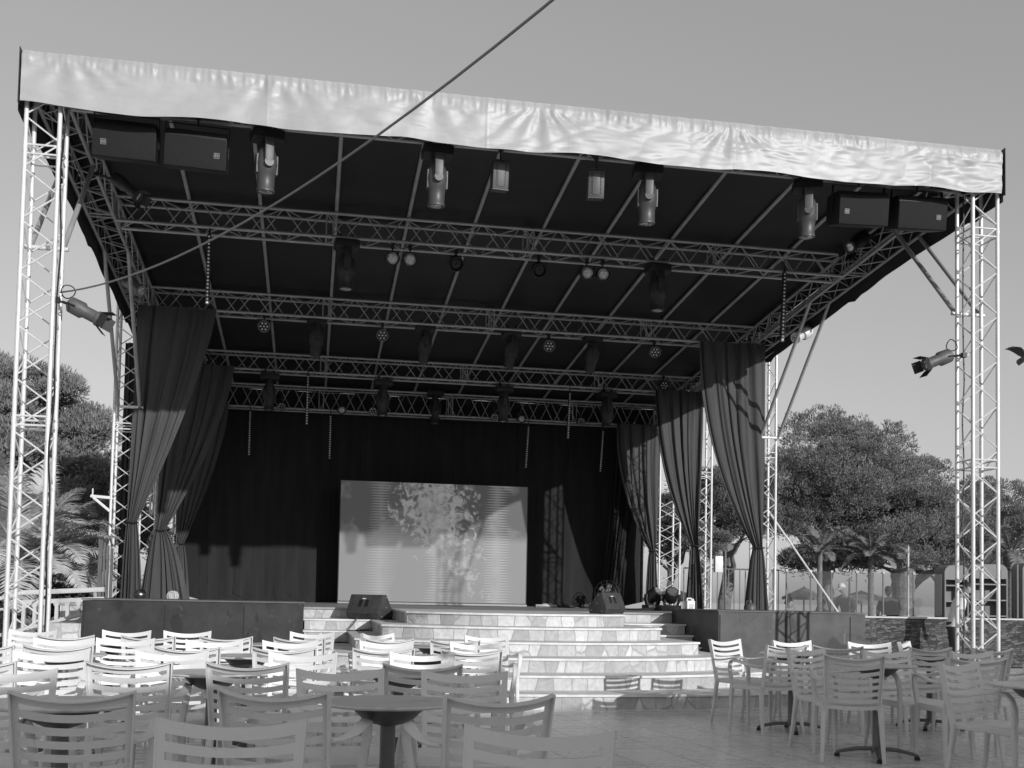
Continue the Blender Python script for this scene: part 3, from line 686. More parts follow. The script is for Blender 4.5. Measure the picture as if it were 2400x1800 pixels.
def spot(label, p, q, r, body, bracket=None, doors=True, hood=False, name='profile_spot'):
    """p: lens end, q: rear end"""
    p = Vector(p); q = Vector(q); d = (p-q).normalized(); L = (p-q).length
    t = thing(name, label, 'spotlight', (p+q)/2, 0, 'long spotlights on the roof sides and towers')
    M_ = d.to_track_quat('Z', 'Y').to_matrix(); c = q
    mb = MB(); mb.lathe([(r*.6, 0), (r*1.05, .03), (r*1.1, L*.42), (r*.82, L*.5), (r*.82, L*.85), (r, L*.88), (r, L), (r*.85, L)], c, 20, M_); mb.build('barrel', body, t)
    mb = MB(); mb.lathe([(r*.84, L-.01), (r*.5, L+.004), (.002, L+.008)], c, 16, M_); mb.build('lens', lensg, t)
    if doors:
        mb = MB()
        for k in range(4):
            a = k*PI/2; n_ = M_@Vector((math.cos(a), math.sin(a), 0)); RR = M_@Matrix.Rotation(a, 3, 'Z')@Matrix.Rotation(.45, 3, 'Y')
            mb.box(c+d*(L+.045)+n_*r*1.25, (.004, r*1.7, .12), RR)
        mb.build('barn_doors', blk if body is not headgrey else headgrey, t, smooth=0)
    mb = MB(); m0 = q+d*L*.3
    sd = d.cross(Vector((0, 0, 1))).normalized()
    top = Vector(bracket) if bracket else m0+Vector((0, 0, .3))
    for k in (-1, 1): mb.tube(m0+sd*k*r*1.25, m0+sd*k*r*1.25+(top-m0)*.55, .008, 6)
    mb.tube(m0+sd*r*1.25+(top-m0)*.55, m0-sd*r*1.25+(top-m0)*.55, .008, 6); mb.tube(m0+(top-m0)*.55, top, .012, 6); mb.box(top, (.06, .06, .06)); mb.build('bracket', blk, t)
    if hood:
        mb = MB()
        for k in range(14):
            a, b2 = 2*PI*k/14, 2*PI*(k+1)/14; o_ = q+Vector((.0, -.03, .12)); mb.tube(o_+Vector((.075*math.cos(a), .02*math.sin(2*a), .075*math.sin(a))), o_+Vector((.075*math.cos(b2), .02*math.sin(2*b2), .075*math.sin(b2))), .007, 5)
        mb.build('coiled_lead', blk, t)
    return t
spot('dark spotlight with barn doors reaching out from the front left tower', (-2.36, 12.7, 4.20), (-2.72, 12.75, 4.38), .085, spotdark, (-2.85, 12.8, 4.42), True, True)
spot('dark spotlight with barn doors reaching out from the front right tower', (7.66, 12.7, 4.28), (8.04, 12.75, 4.44), .085, spotdark, (8.26, 12.8, 4.46), True, True)
spot('spotlight clamped to the left side truss below the hanging speakers', (-2.28, 14.4, 6.22), (-2.62, 14.6, 6.52), .075, headgrey, (-2.85, 14.6, 6.55), True)
spot('can spotlight clamped low on the left side truss near the drape', (-2.74, 17.9, 5.93), (-3.02, 18.1, 6.17), .10, metalgrey, (-3.0, 18.1, 6.27), False)
spot('black spotlight on the right side truss below the hanging speakers', (7.75, 14.9, 6.50), (8.1, 15.1, 6.76), .10, blk, (8.3, 15.1, 6.85), True)
spot('shiny can spotlight hanging outside the right side truss', (8.29, 17.9, 5.87), (8.64, 18.1, 6.06), .10, alu, (8.6, 18.1, 6.2), False)
# leads draped along the truss bottoms
for y, h, nm in CT[1:]:
    mb = MB(); zb = rz_(y)-h; px = None
    for k in range(120):
        x = -2.7+10.8*k/119; q = (k % 15)/15; z = zb-.01-.05*math.sin(PI*q)*(.4+.6*abs(noise.noise((k//15*1.7, y, 0)))*2)
        p = Vector((x, y+TW+.01, z+.02))
        if px: mb.tube(px, p, .009, 5, caps=False)
        px = p
    tag(mb.build('power_lead', blk), 'black lead looped along the bottom of the %s cross truss' % nm, 'cable', 'leads on the trusses')
for x, y, zt, nm in ((X0+TW, Y1+.02, 6.6, 'left'), (X1+.03, Y1+TW, 6.6, 'right')):
    mb = MB(); px = None
    for k in range(90):
        z = zt*(1-k/89)+.02; p = Vector((x+.045+.03*noise.noise((z*1.3, x, 1)), y-.03+.03*noise.noise((z*1.7, x, 5)), z))
        if px: mb.tube(px, p, .010, 5, caps=False)
        px = p
    tag(mb.build('tower_lead', blk), 'black lead running down the front %s lattice tower' % nm, 'cable', 'leads on the towers')
# long sagging cable from the front left tower up over the audience
mb = MB(); px = None
def cabz(s_): return 4.51-.166*s_+.01955*s_*s_ if s_ < 9 else 4.51-.166*9+.01955*81+(s_-9)*.186
for k in range(61):
    s_ = 24.2*k/60; p = Vector((-2.82+.494*s_, 12.8-.87*s_, cabz(s_)))
    if px: mb.tube(px, p, .0095, 6, caps=False)
    px = p
CAB_END = px
tag(mb.build('overhead_cable', cablem), 'long grey cable running from the front left tower up across the sky', 'cable')

# ------------------------------------------------------------------ things standing on the stage
def wedge(label, loc, rz, w=.60):
    t = thing('wedge_monitor', label, 'stage monitor', loc, rz, 'wedge monitors at the top of the steps')
    pr = [(.07, 0), (.44, 0), (.47, .10), (.24, .38), (.15, .38), (0, .09)]
    mb = MB(); mb.prism(pr, -w/2, w/2, 'x'); mb.build('cabinet', blk if 0 else mat('worn_black_paint', .045, .5, 0, .4, 12, .1, 60), t, local=True, bevel=.008)
    d = Vector((0, .15, .29)).normalized(); M_ = Matrix(((1, 0, 0), (0, d.y, -d.z), (0, d.z, d.y))).transposed()
    ang = math.atan2(.15, .29)
    RR = Matrix.Rotation(-ang, 3, 'X')
    for k in (-1, 1):
        mb = MB(); mb.box(Vector((k*.055-.02, .083, .245))+Vector((0, -.004, 0)), (.06, .006, .12), RR); mb.build('port', mat('port_black', .004, .6), t, local=True, bevel=.002)
    mb = MB(); mb.box(Vector((k*.055-.075, .10, .315)), (.06, .006, .015), RR); mb.build('label_plate', whitep, t, local=True)
    mb = MB(); n_ = Vector((0, .28, .23)).normalized(); mb.box(Vector((0, .362, .245)), (w-.05, .30, .006), Matrix.Rotation(math.atan2(-.28, .23), 3, 'X')); mb.build('grille', grille, t, local=True)
    for sx in (-1, 1):
        mb = MB()
        for py, pz in ((.12, .04), (.40, .06), (.22, .33), (.25, .18)): mb.lathe([(.012, 0), (.008, .006)], (sx*w/2, py, pz), 8, Matrix.Rotation(sx*PI/2, 3, 'Y'))
        mb.build('corner_screws', metalgrey, t, local=True)
    return t
wedge('black wedge monitor standing on the step left of the rounded flight', (.80, 17.02, .836), math.radians(-34), .58)
wedge('black wedge monitor standing on the stage edge right of centre', (4.36, 15.3, DK+.004), math.radians(30), .50).scale = (.8, .8, .8)
def floorlamp(label, loc, rz, tilt):
    moving_head('floor_moving_light', label, loc, rz, tilt, blk, 1.0, 'moving lights parked on the stage floor')
def parked(label, x, y, rz):
    t = thing('floor_moving_light', label, 'stage light', (x, y, DK), rz, 'moving lights parked on the stage floor')
    mb = MB(); mb.box((0, 0, .06), (.36, .26, .12)); mb.build('base', blk, t, local=True, bevel=.015)
    for k in (-1, 1):
        mb = MB(); mb.sweep([(k*.13, 0, .12), (k*.17, 0, .22), (k*.16, 0, .34)], rect(.04, .10, .015), (0, 1, 0)); mb.build('yoke_arm', blk, t, local=True)
    mb = MB(); mb.lathe([(.05, -.16), (.12, -.10), (.14, .04), (.12, .17), (.10, .18)], (0, 0, .30), 20, Matrix.Rotation(.9, 3, 'X')@Matrix.Rotation(.3, 3, 'Y')); mb.build('head', blk, t, local=True)
    mb = MB(); mb.lathe([(.095, .181), (.04, .19)], (0, 0, .30), 18, Matrix.Rotation(.9, 3, 'X')@Matrix.Rotation(.3, 3, 'Y')); mb.build('lens', lensg, t, local=True)
parked('black light parked on the floor at the foot of the third right drape', 6.98, 21.8, .3); parked('black light parked on the floor next to the white canister', 7.25, 21.4, -.6)
# white canister
t = thing('canister', 'white plastic canister with moulded handle beside the second right drape', 'canister', (7.0, 19.6, DK), .2)
mb = MB(); mb.box((0, 0, .11), (.17, .12, .22)); mb.build('body', whitep, t, local=True, bevel=.015)
mb = MB(); mb.sweep([(-.06, 0, .21), (-.055, 0, .26), (.03, 0, .262), (.05, 0, .21)], rect(.028, .028, .008), (0, 1, 0)); mb.build('handle', whitep, t, local=True)
mb = MB(); mb.lathe([(.022, 0), (.022, .035), (.018, .038)], (.065, 0, .22), 12); mb.build('cap', whitep, t, local=True)
mb = MB(); mb.box((0, -.062, .10), (.09, .004, .11)); mb.build('moulded_panel', mat('canister_grey', .5, .5), t, local=True, bevel=.001)  # panel in a darker grey than the body
# fuel can
t = thing('dark_canister', 'dark grey can with a short neck beside the first right drape', 'canister', (7.78, 18.6, DK), .1)
mb = MB(); mb.lathe([(.105, 0), (.11, .02), (.11, .14), (.09, .17), (.03, .20), (.025, .25), (.03, .255)], (0, 0, 0), 18); mb.build('body', mat('grey_can', .09, .5), t, local=True)
mb = MB(); mb.sweep([(-.08, 0, .17), (-.07, 0, .23), (-.02, 0, .235)], rect(.015, .015), (0, 1, 0)); mb.build('handle', blk, t, local=True)
# mirror globe and little fan on the left box
t = thing('mirror_lamp', 'round shiny globe lamp on the floor between two left drapes', 'lamp', (-2.7, 18.6, DK))
mb = MB(); mb.lathe([(.03, .04)]+[(.10*math.sin(a), .14-.10*math.cos(a)) for a in np.linspace(.3, 2.9, 12)]+[(.01, .24)], (0, 0, 0), 18); mb.build('globe', bulbm, t, local=True, smooth=20)
mb = MB(); mb.lathe([(.09, 0), (.09, .03), (.03, .045)], (0, 0, 0), 16); mb.build('base', blk, t, local=True)
t = thing('desk_fan', 'small white fan with slotted face on the floor at the second left drape', 'fan', (-2.17, 18.4, DK), -.5)
mb = MB(); M_ = Matrix.Rotation(PI/2, 3, 'X')
for r in (.04, .08):
    for k in range(24):
        a, b2 = 2*PI*k/24, 2*PI*(k+1)/24; mb.tube((r*math.cos(a), -.03, .13+r*math.sin(a)), (r*math.cos(b2), -.03, .13+r*math.sin(b2)), .004, 5)
for k in range(16):
    a = 2*PI*k/16; mb.tube((0, -.032, .13), (.08*math.cos(a), -.03, .13+.08*math.sin(a)), .002, 5)
mb.build('front_grille', whitep, t, local=True)
mb = MB(); mb.lathe([(.072, -.0), (.088, .0), (.088, .05), (.06, .07)], (0, .0, .13), 22, Matrix.Rotation(-PI/2, 3, 'X')); mb.build('ring', concrete, t, local=True)
mb = MB(); mb.box((0, .02, .012), (.16, .12, .024)); mb.build('foot', whitep, t, local=True, bevel=.005)
# big round fan in front of the backdrop
t = thing('floor_fan', 'large dark round cage fan standing before the backdrop at the right', 'fan', (6.95, 25.2, DK), -.5)
mb = MB()
for r in (.14, .22, .30):
    for k in range(28):
        a, b2 = 2*PI*k/28, 2*PI*(k+1)/28; mb.tube((r*math.cos(a), -.05, .36+r*math.sin(a)), (r*math.cos(b2), -.05, .36+r*math.sin(b2)), .008, 5)
for k in range(12):
    a = 2*PI*k/12; mb.tube((0, -.06, .36), (.3*math.cos(a), -.05, .36+.3*math.sin(a)), .006, 5)
mb.build('cage', blk, t, local=True)
mb = MB(); mb.tube((-.25, 0, .02), (.25, 0, .02), .02); mb.tube((0, 0, .02), (0, 0, .3), .02); mb.tube((-.2, -.2, .02), (-.2, .2, .02), .02); mb.tube((.2, -.2, .02), (.2, .2, .02), .02); mb.build('stand', blk, t, local=True)
mb = MB()
for k in range(5):
    a = 2*PI*k/5; mb.box((.13*math.cos(a), 0, .36+.13*math.sin(a)), (.2, .02, .1), Matrix.Rotation(-a, 3, 'Y')@Matrix.Rotation(.4, 3, 'X'))
mb.build('blade', metalgrey, t, local=True)
# low junk along the foot of the backdrop
for i, (x, w, h) in enumerate(((5.45, .5, .07), (5.95, .35, .05), (6.45, .3, .09))):
    mb = MB(); mb.box((0, 0, h/2), (w, .22, h)); mb.box((w*.1, 0, h+.012), (w*.5, .15, .024)); mb.tube((-w/2, -.1, .02), (w/2, -.14, .02), .012)
    o = mb.build('flight_case', metalgrey if i == 0 else blk, bevel=.006); o.location = (x, 25.2, DK); tag(o, ['pale flat case lying at the foot of the backdrop', 'thin black case lying right of the pale one at the backdrop', 'small black box lying nearest the cage fan'][i], 'case')
# leads on the floor
def lead(label, pts, r=.01, m=None):
    P = []; pts = [Vector(p) for p in pts]
    for i in range(len(pts)-1):
        p0, p1, p2, p3 = pts[max(i-1, 0)], pts[i], pts[i+1], pts[min(i+2, len(pts)-1)]
        for k in range(8):
            t_ = k/8; P.append(.5*((2*p1)+(-p0+p2)*t_+(2*p0-5*p1+4*p2-p3)*t_**2+(-p0+3*p1-3*p2+p3)*t_**3))
    P.append(pts[-1]); mb = MB(); mb.sweep(P, [(r*math.cos(a), r*math.sin(a)) for a in np.linspace(0, 2*PI, 7)[:-1]]); return tag(mb.build('floor_lead', m or blk), label, 'cable', 'leads lying on the stage')
lead('black lead hanging in loops from the left wedge monitor onto the steps', [(.75, 17.0, .9), (.7, 16.95, .80), (.6, 16.9, .66), (.75, 16.6, .68), (1.0, 16.8, .72), (1.05, 16.96, .85), (.95, 17.0, .93)], .008)
lead('tangle of black lead on the floor beside the parked lights', [(6.0, 22, 1.01), (6.5, 21.6, 1.02), (6.9, 21.5, 1.05), (6.6, 21.2, 1.01), (6.1, 21.4, 1.01), (5.8, 20.8, 1.01)], .02)
mb = MB(); mb.tube((0, 0, 0), (0, 0, .42), .012, 6); mb.tube((.04, 0, 0), (.04, 0, .30), .01, 6); mb.tube((-.12, 0, .01), (.14, 0, .01), .012, 6)
for k in range(3): a = k*2.1; mb.tube((0, 0, .10), (.15*math.cos(a), .15*math.sin(a), 0), .008, 5)
o = mb.build('folded_stand', blk); o.location = (6.62, 23.6, DK); tag(o, 'short black folded stand upright near the third right drape', 'stand')

# ------------------------------------------------------------------ chairs
def chair_meshes(parent):
    B = lambda mb, n, sm=50, bv=0: mb.build(n, chairp, parent, local=True, smooth=sm, bevel=bv)
    HW = .222
    def P(u, h, off=0):
        """u -1..1 across, h metres above the seat line, off: thickness backwards"""
        v = h/.425; w = .208+.017*v
        d = 1-u*u
        y = -.215-.075*v-.012*v*v-.032*d-off; z = .40+h-.034*d*(.25+.75*v)
        return (u*w, y, z)
    rows = [(.425, .385)]; h = .385
    for k in range(7): h -= .0235; rows.append((h, h-.0305)); h -= .0305
    th = .012; us = [-1, -.93, -.865]+[-.865+1.73*i/12 for i in range(1, 12)]+[.865, .93, 1]
    # plate with slots
    hs = sorted(set([round(x, 4) for r in rows for x in r]+[0.0]))
    mb = MB(); idx = {}
    nh, nu = len(hs), len(us)
    vs = []
    for s_ in (0, 1):
        for i, hh in enumerate(hs):
            for j, u in enumerate(us): vs.append(P(u, hh, th*s_))
    def solid(i, j):
        if j < 2 or j >= nu-3: return True
        a, b_ = hs[i], hs[i+1]; m_ = (a+b_)/2
        return any(r[1] < m_ < r[0] for r in rows)
    fs = []; Q = lambda s_, i, j: s_*nh*nu+i*nu+j
    for i in range(nh-1):
        for j in range(nu-1):
            if not solid(i, j): continue
            fs.append((Q(0, i, j), Q(0, i, j+1), Q(0, i+1, j+1), Q(0, i+1, j))); fs.append((Q(1, i, j+1), Q(1, i, j), Q(1, i+1, j), Q(1, i+1, j+1)))
            if i == 0 or not solid(i-1, j): fs.append((Q(0, i, j+1), Q(0, i, j), Q(1, i, j), Q(1, i, j+1)))
            if i == nh-2 or not solid(i+1, j): fs.append((Q(0, i+1, j), Q(0, i+1, j+1), Q(1, i+1, j+1), Q(1, i+1, j)))
            if j == 0 or not solid(i, j-1): fs.append((Q(0, i, j), Q(0, i+1, j), Q(1, i+1, j), Q(1, i, j)))
            if j == nu-2 or not solid(i, j+1): fs.append((Q(0, i+1, j+1), Q(0, i, j+1), Q(1, i, j+1), Q(1, i+1, j+1)))
    mb.add(vs, fs)
    # rim that stands back from the plate along both posts and the top rail
    path = [P(-1, x*.425/8) for x in range(0, 9)]+[P(-1+2*i/14, .425) for i in range(1, 14)]+[P(1, x*.425/8) for x in range(8, -1, -1)]
    vs = []; fs = []; n = len(path)
    for i, p in enumerate(path):
        u = p[0]/.225; insx = -math.copysign(.007, u) if (i <= 8 or i >= n-9) else 0; insz = -.007 if 8 <= i <= n-9 else 0
        a = Vector(p)
        vs += [a, a+Vector((0, -.040, -.004)), a+Vector((insx, -.040, insz-.004)), a+Vector((insx, -.0, insz))]
    for i in range(n-1):
        for k in range(4): fs.append((i*4+k, i*4+(k+1) % 4, i*4+4+(k+1) % 4, i*4+4+k))
    fs += [(0, 1, 2, 3), ((n-1)*4+3, (n-1)*4+2, (n-1)*4+1, (n-1)*4)]
    mb.add(vs, fs)
    B(mb, 'backrest')
    # seat
    mb = MB(); vs = []; fs = []; NU, NV = 12, 14
    for s_ in (0, 1):
        for j in range(NV+1):
            q = j/NV; y = -.225+.455*q
            for i in range(NU+1):
                u = -1+2*i/NU; w = .212+.018*math.sin(PI*min(1, q*1.1)*.5)
                w *= 1-.10*max(0, q-.86)/.14
                z = .437-.014*(1-u*u)*math.sin(PI*q)+.004*q-.028*max(0, (q-.8)/.2)**2-.018*s_*(1-.3*max(0, q-.8)/.2)
                vs.append((u*w, y, z))
    st = (NV+1)*(NU+1); Q2 = lambda s_, j, i: s_*st+j*(NU+1)+i
    for j in range(NV):
        for i in range(NU):
            fs.append((Q2(0, j, i), Q2(0, j, i+1), Q2(0, j+1, i+1), Q2(0, j+1, i))); fs.append((Q2(1, j, i+1), Q2(1, j, i), Q2(1, j+1, i), Q2(1, j+1, i+1)))
        fs.append((Q2(0, j, 0), Q2(0, j+1, 0), Q2(1, j+1, 0), Q2(1, j, 0))); fs.append((Q2(0, j+1, NU), Q2(0, j, NU), Q2(1, j, NU), Q2(1, j+1, NU)))
    for i in range(NU):
        fs.append((Q2(0, 0, i+1), Q2(0, 0, i), Q2(1, 0, i), Q2(1, 0, i+1))); fs.append((Q2(0, NV, i), Q2(0, NV, i+1), Q2(1, NV, i+1), Q2(1, NV, i)))
    mb.add(vs, fs)
    for k in (-1, 1): mb.sweep([(k*.205, -.225, .415), (k*.222, .0, .412), (k*.226, .2, .405)], rect(.018, .04, .006), scales=None)
    B(mb, 'seat')
    for k in (-1, 1):
        mb = MB(); mb.sweep([(k*.207, -.226, .43), (k*.210, -.232, .36), (k*.219, -.252, .18), (k*.228, -.282, 0)], rect(.040, .032, .010), (0, 1, 0), scales=[1.1, 1.05, .9, .68]); B(mb, 'leg')
        mb = MB(); mb.sweep([(k*.222, .196, .43), (k*.226, .200, .34), (k*.231, .208, .16), (k*.236, .216, 0)], rect(.040, .034, .010), (0, 1, 0), scales=[1.15, 1.0, .85, .66]); B(mb, 'leg')
        pts = [(k*.216, -.262, .625), (k*.238, -.20, .622), (k*.258, -.09, .630), (k*.266, .03, .652), (k*.264, .115, .664), (k*.258, .165, .655), (k*.250, .198, .620), (k*.243, .212, .565), (k*.233, .208, .50), (k*.224, .198, .43)]
        mb = MB(); mb.sweep(pts, rect(.046, .014, .006, 2), (k*.25, .6, 1), scales=[(.6, 1.2), (.75, 1.1), (.95, 1), (1.05, 1), (1.05, 1.05), (1, 1.2), (.9, 1.5), (.85, 1.8), (.85, 2), (.85, 2)]); B(mb, 'armrest')
proto = thing('armchair', 'x', 'chair', (0, 0, 0)); chair_meshes(proto)
PLACED = []
def chair(mx, my, t, yw, label, group):
    """mx,my: middle of the top rail; t A = back to the camera, C = facing the camera; yw: turn of the rail in degrees"""
    a = math.radians(yw)+(0 if t == 'A' else PI)
    f = Vector((-math.sin(a), math.cos(a))); c = Vector((mx, my))+f*.305
    if not PLACED: o = proto; o.location = (c.x, c.y, 0); o.rotation_euler = (0, 0, a); o['label'] = label; o['group'] = group
    else: o = dup(proto, (c.x, c.y, 0), a, label, group)
    PLACED.append(o)
ROWS = [
 ('A', 'nearest left row with backs to camera', [(-.86, 4.37, 2), (-.12, 4.44, -17), (.74, 4.25, 8)]),
 ('C', 'nearest left row facing camera', [(-.22, 3.42, -7), (.67, 3.16, -24)]),
 ('C', 'second left row facing camera', [(-1.40, 5.56, 8), (.17, 5.72, 5), (.80, 5.64, -8)]),
 ('A', 'second left row with backs to camera', [(-1.72, 6.14, 2), (-.94, 6.21, 0), (-.32, 6.2, -7), (.64, 6.19, -6)]),
 ('C', 'third left row facing camera', [(-1.56, 7.22, 2), (-.85, 7.32, 5), (-.03, 7.35, -8), (.77, 7.5, 2)]),
 ('A', 'third left row with backs to camera', [(-2.16, 7.86, 4), (-1.68, 7.98, 7), (-.82, 7.93, 1), (-.16, 7.94, -4), (.54, 8.01, 2), (1.17, 7.9, -3)]),
 ('C', 'fourth left row facing camera', [(-2.62, 9.1, 0), (-1.89, 9.17, 8), (-1.44, 9.25, 1), (-.74, 9.15, 8), (-.14, 9.16, 5), (.65, 9.3, 1), (1.41, 9.28, 0)]),
 ('A', 'fourth left row with backs to camera', [(-2.72, 9.64, 0), (-2.0, 9.77, 6), (-1.34, 9.83, 1), (-.7, 9.88, 4), (-.07, 9.8, -8), (.71, 9.87, 8), (1.29, 9.72, -5)]),
 ('C', 'farthest left row facing camera', [(-2.54, 10.97, -9), (-1.72, 11.1, 1), (-1.16, 11.15, 5), (.04, 11.3, -10), (.70, 11.2, 42), (1.77, 10.95, 0)]),
]
for t, nm, L in ROWS:
    for i, (x, y, yw) in enumerate(L):
        chair(x, y, t, yw, '%s armchair from the left in the %s' % (ORD[i], nm), 'slatted armchairs around the left tables')
RB = [(4.23, 10.74, 'C', 26, 'bright white looking armchair nearest the foot of the steps, in front of the dark box'),
 (4.30, 9.45, 'A', 14, 'armchair turned half left behind the bright one, its arm reaching the steps'),
 (4.91, 10.63, 'C', 8, 'sunlit armchair second from the steps in the far right row before the box'),
 (4.20, 8.80, 'C', 22, 'grey armchair with a square arm facing half right, left of the foremost backs'),
 (4.07, 7.73, 'A', -20, 'foremost grey armchair with its back to the camera on the right side'),
 (4.80, 9.42, 'A', -24, 'armchair with its back to the camera between two grey facing ones on the right'),
 (5.68, 10.46, 'C', -8, 'sunlit armchair third from the steps in the far right row'),
 (6.21, 10.68, 'C', 48, 'narrow looking sunlit armchair turned sideways near the slate wall'),
 (4.82, 8.58, 'C', 5, 'grey armchair facing the camera directly behind the right round table'),
 (5.64, 9.28, 'A', 8, 'half lit armchair with its back to the camera left of the right tower foot'),
 (5.63, 8.60, 'C', 10, 'grey armchair facing the camera just left of the right tower foot'),
 (6.25, 9.24, 'A', 8, 'armchair with its back to the camera right in front of the right tower foot'),
 (4.93, 7.48, 'A', -6, 'grey armchair with its back to the camera directly behind the big facing one'),
 (4.37, 6.81, 'C', 26, 'big grey armchair facing half right at the lower right of the picture'),
 (6.35, 8.5, 'C', -4, 'armchair cut by the right picture edge in front of the tower, farther one'),
 (4.98, 6.68, 'C', 6, 'armchair cut by the right picture edge beside the edge table, nearer one')]
for x, y, t, yw, lab in RB: chair(x, y, t, yw, lab, 'slatted armchairs around the right tables')
# one more at the lower right corner, seen from the side
chair(3.75, 4.35, 'C', 66, 'armchair at the lower right corner of which only an arm shows', 'slatted armchairs around the right tables')

def table_meshes(t):
    B = lambda mb, n, m, **k: mb.build(n, m, t, local=True, **k)
    mb = MB(); mb.lathe([(.285, .716), (.300, .722), (.302, .727), (.298, .732), (.0, .732)], (0, 0, 0), 48); B(mb, 'table_top', tabletop)
    mb = MB(); mb.lathe([(.17, .715), (.16, .70), (.12, .66), (.07, .635), (.034, .625)], (0, 0, 0), 32); B(mb, 'bowl_bracket', mat('bracket_black', .09, .45), smooth=30)
    mb = MB(); mb.lathe([(.034, .64), (.034, .10), (.045, .07), (.045, .05)], (0, 0, 0), 20); B(mb, 'column', tablemetal)
    for k in range(4):
        a = PI/4+k*PI/2; c, s_ = math.cos(a), math.sin(a)
        mb = MB(); mb.sweep([(c*.03, s_*.03, .075), (c*.15, s_*.15, .07), (c*.27, s_*.27, .045), (c*.31, s_*.31, .03)], rect(.045, .03, .008), scales=[1, 1, .8, .7]); f = B(mb, 'foot', tablemetal)
        mb = MB(); mb.lathe([(.022, 0), (.022, .022), (.012, .03)], (c*.30, s_*.30, 0), 12); mb.build('foot_cap', blk, f, local=True)
TB = [(.36, 4.93, 0, 'round table in the middle foreground with its bowl shaped bracket in view'), (-1.0, 4.85, .3, 'round table behind the nearest left chair back'),
 (-.55, 6.72, .5, 'round table left of centre between the second chair backs and the third facing row'), (.55, 6.75, .1, 'round table behind the middle foreground table'), (-2.0, 6.75, .1, 'round table at the left picture edge in the second group of tables'),
 (-1.75, 8.5, .2, 'round table at the far left behind the sunlit facing chair'), (-.45, 8.52, .6, 'round table in the middle of the third group of tables'), (.95, 8.6, .4, 'round table at the right end of the third group of tables'),
 (-1.75, 10.4, 0, 'round table far left among the sunlit chairs before the black box'), (-.3, 10.5, .3, 'round table before the left end of the steps'), (1.2, 10.5, .2, 'round table nearest the rounded steps'),
 (4.42, 8.02, .35, 'round table on the right with the pedestal in view behind the foremost chair'), (4.42, 6.05, .2, 'round table cut by the right picture edge'),
 (4.50, 9.75, .5, 'round table on the right behind the grey square armed chair'), (6.05, 9.95, .1, 'round table near the foot of the right tower')]
tp = None
for x, y, rz, lab in TB:
    if tp is None: tp = thing('round_table', lab, 'table', (x, y, 0), rz, 'small round pedestal tables'); table_meshes(tp)
    else: dup(tp, (x, y, 0), rz, lab)

# ------------------------------------------------------------------ left side: balustrade, boards, bracket, low steps
t = thing('balustrade', 'white concrete balustrade with arched openings left of the black box', 'balustrade', (-3.4, 16.4, 0))
def arch_panel(mb, x0, x1, y, zt0, zt1, zb0, zb1, n):
    """stair railing with slanted foot rail"""
    for k in range(n+1):
        q = k/n; x = x0+(x1-x0)*q; zt = zt0+(zt1-zt0)*q; zb = zb0+(zb1-zb0)*q
        mb.box((x, y, (zt+zb)/2-.06), (.045, .06, zt-zb-.08))
        if k < n:
            xm = x+(x1-x0)/n/2; w = abs(x1-x0)/n; zm = zt-.17
            for i in range(8):
                a0, a1 = PI*i/8, PI*(i+1)/8; r = w/2-.02
                mb.sweep([(xm+r*math.cos(a0), y, zm+r*math.sin(a0)), (xm+r*math.cos(a1), y, zm+r*math.sin(a1))], rect(.03, .05), (0, 1, 0))
mb = MB(); arch_panel(mb, -3.98, -2.95, 16.6, 1.12, 1.19, .64, .92, 7); mb.build('balusters', concrete, t)
mb = MB(); mb.sweep([(-4.02, 16.6, 1.145), (-2.9, 16.6, 1.215)], rect(.12, .07, .012)); mb.sweep([(-4.02, 16.6, 1.01), (-2.9, 16.6, 1.08)], rect(.07, .06)); mb.build('top_rail', concrete, t)
mb = MB(); mb.sweep([(-4.35, 16.55, .52), (-2.9, 16.55, .93)], rect(.09, .05, .01)); mb.build('foot_rail', concrete, t)
t = thing('balustrade', 'lower corner piece of the white balustrade behind the front left tower', 'balustrade', (-4.3, 16.2, 0))
mb = MB(); arch_panel(mb, -4.55, -4.12, 16.3, 1.0, 1.05, .3, .42, 3); mb.sweep([(-4.62, 16.3, 1.02), (-4.30, 16.3, 1.04), (-4.02, 16.58, 1.15)], rect(.1, .05, .01)); mb.build('balusters', concrete, t)
t = thing('side_steps', 'low white stone steps at the left end of the black box', 'steps', (-3.1, 14.8, 0))
mb = MB(); mb.box((-3.22, 15.85, .38), (.42, .5, .74)); o = mb.build('riser', stepstone, t, smooth=0); uvbox(o, lambda co, n: (co.x+co.y, co.z))
mb = MB(); mb.box((-3.7, 16.0, .30), (.54, .5, .60)); mb.build('block', concrete, t)
mb = MB(); mb.box((-3.7, 15.8, .12), (.9, .5, .24)); mb.build('block', concrete, t)
mb = MB()
for k in range(4): mb.box((-3.24+k*.055, 18.1+.03*(k % 2), 1.0+.5-.02*k), (.035 if k else .06, .05, .98-.04*k))
tag(mb.build('leaning_boards', mat('old_boards', .12, .8, 0, .4, 5, .3, 20, stretch=(8, 8, .5)), smooth=0), 'bundle of narrow grey boards upright left of the middle tower', 'boards')
t = thing('wall_bracket', 'white angled bracket arm fixed to the left middle tower', 'bracket', (-3.4, 19.6, 2.75))
mb = MB(); mb.sweep([(-3.38, 19.58, 2.78), (-3.70, 19.58, 2.80)], rect(.05, .05, .01)); mb.sweep([(-3.38, 19.58, 2.55), (-3.66, 19.58, 2.78)], rect(.045, .045, .01)); mb.build('arm', whitep, t)
mb = MB(); mb.tube((-3.67, 19.58, 2.78), (-3.67, 19.58, 2.93), .012); mb.build('pin', whitep, t)

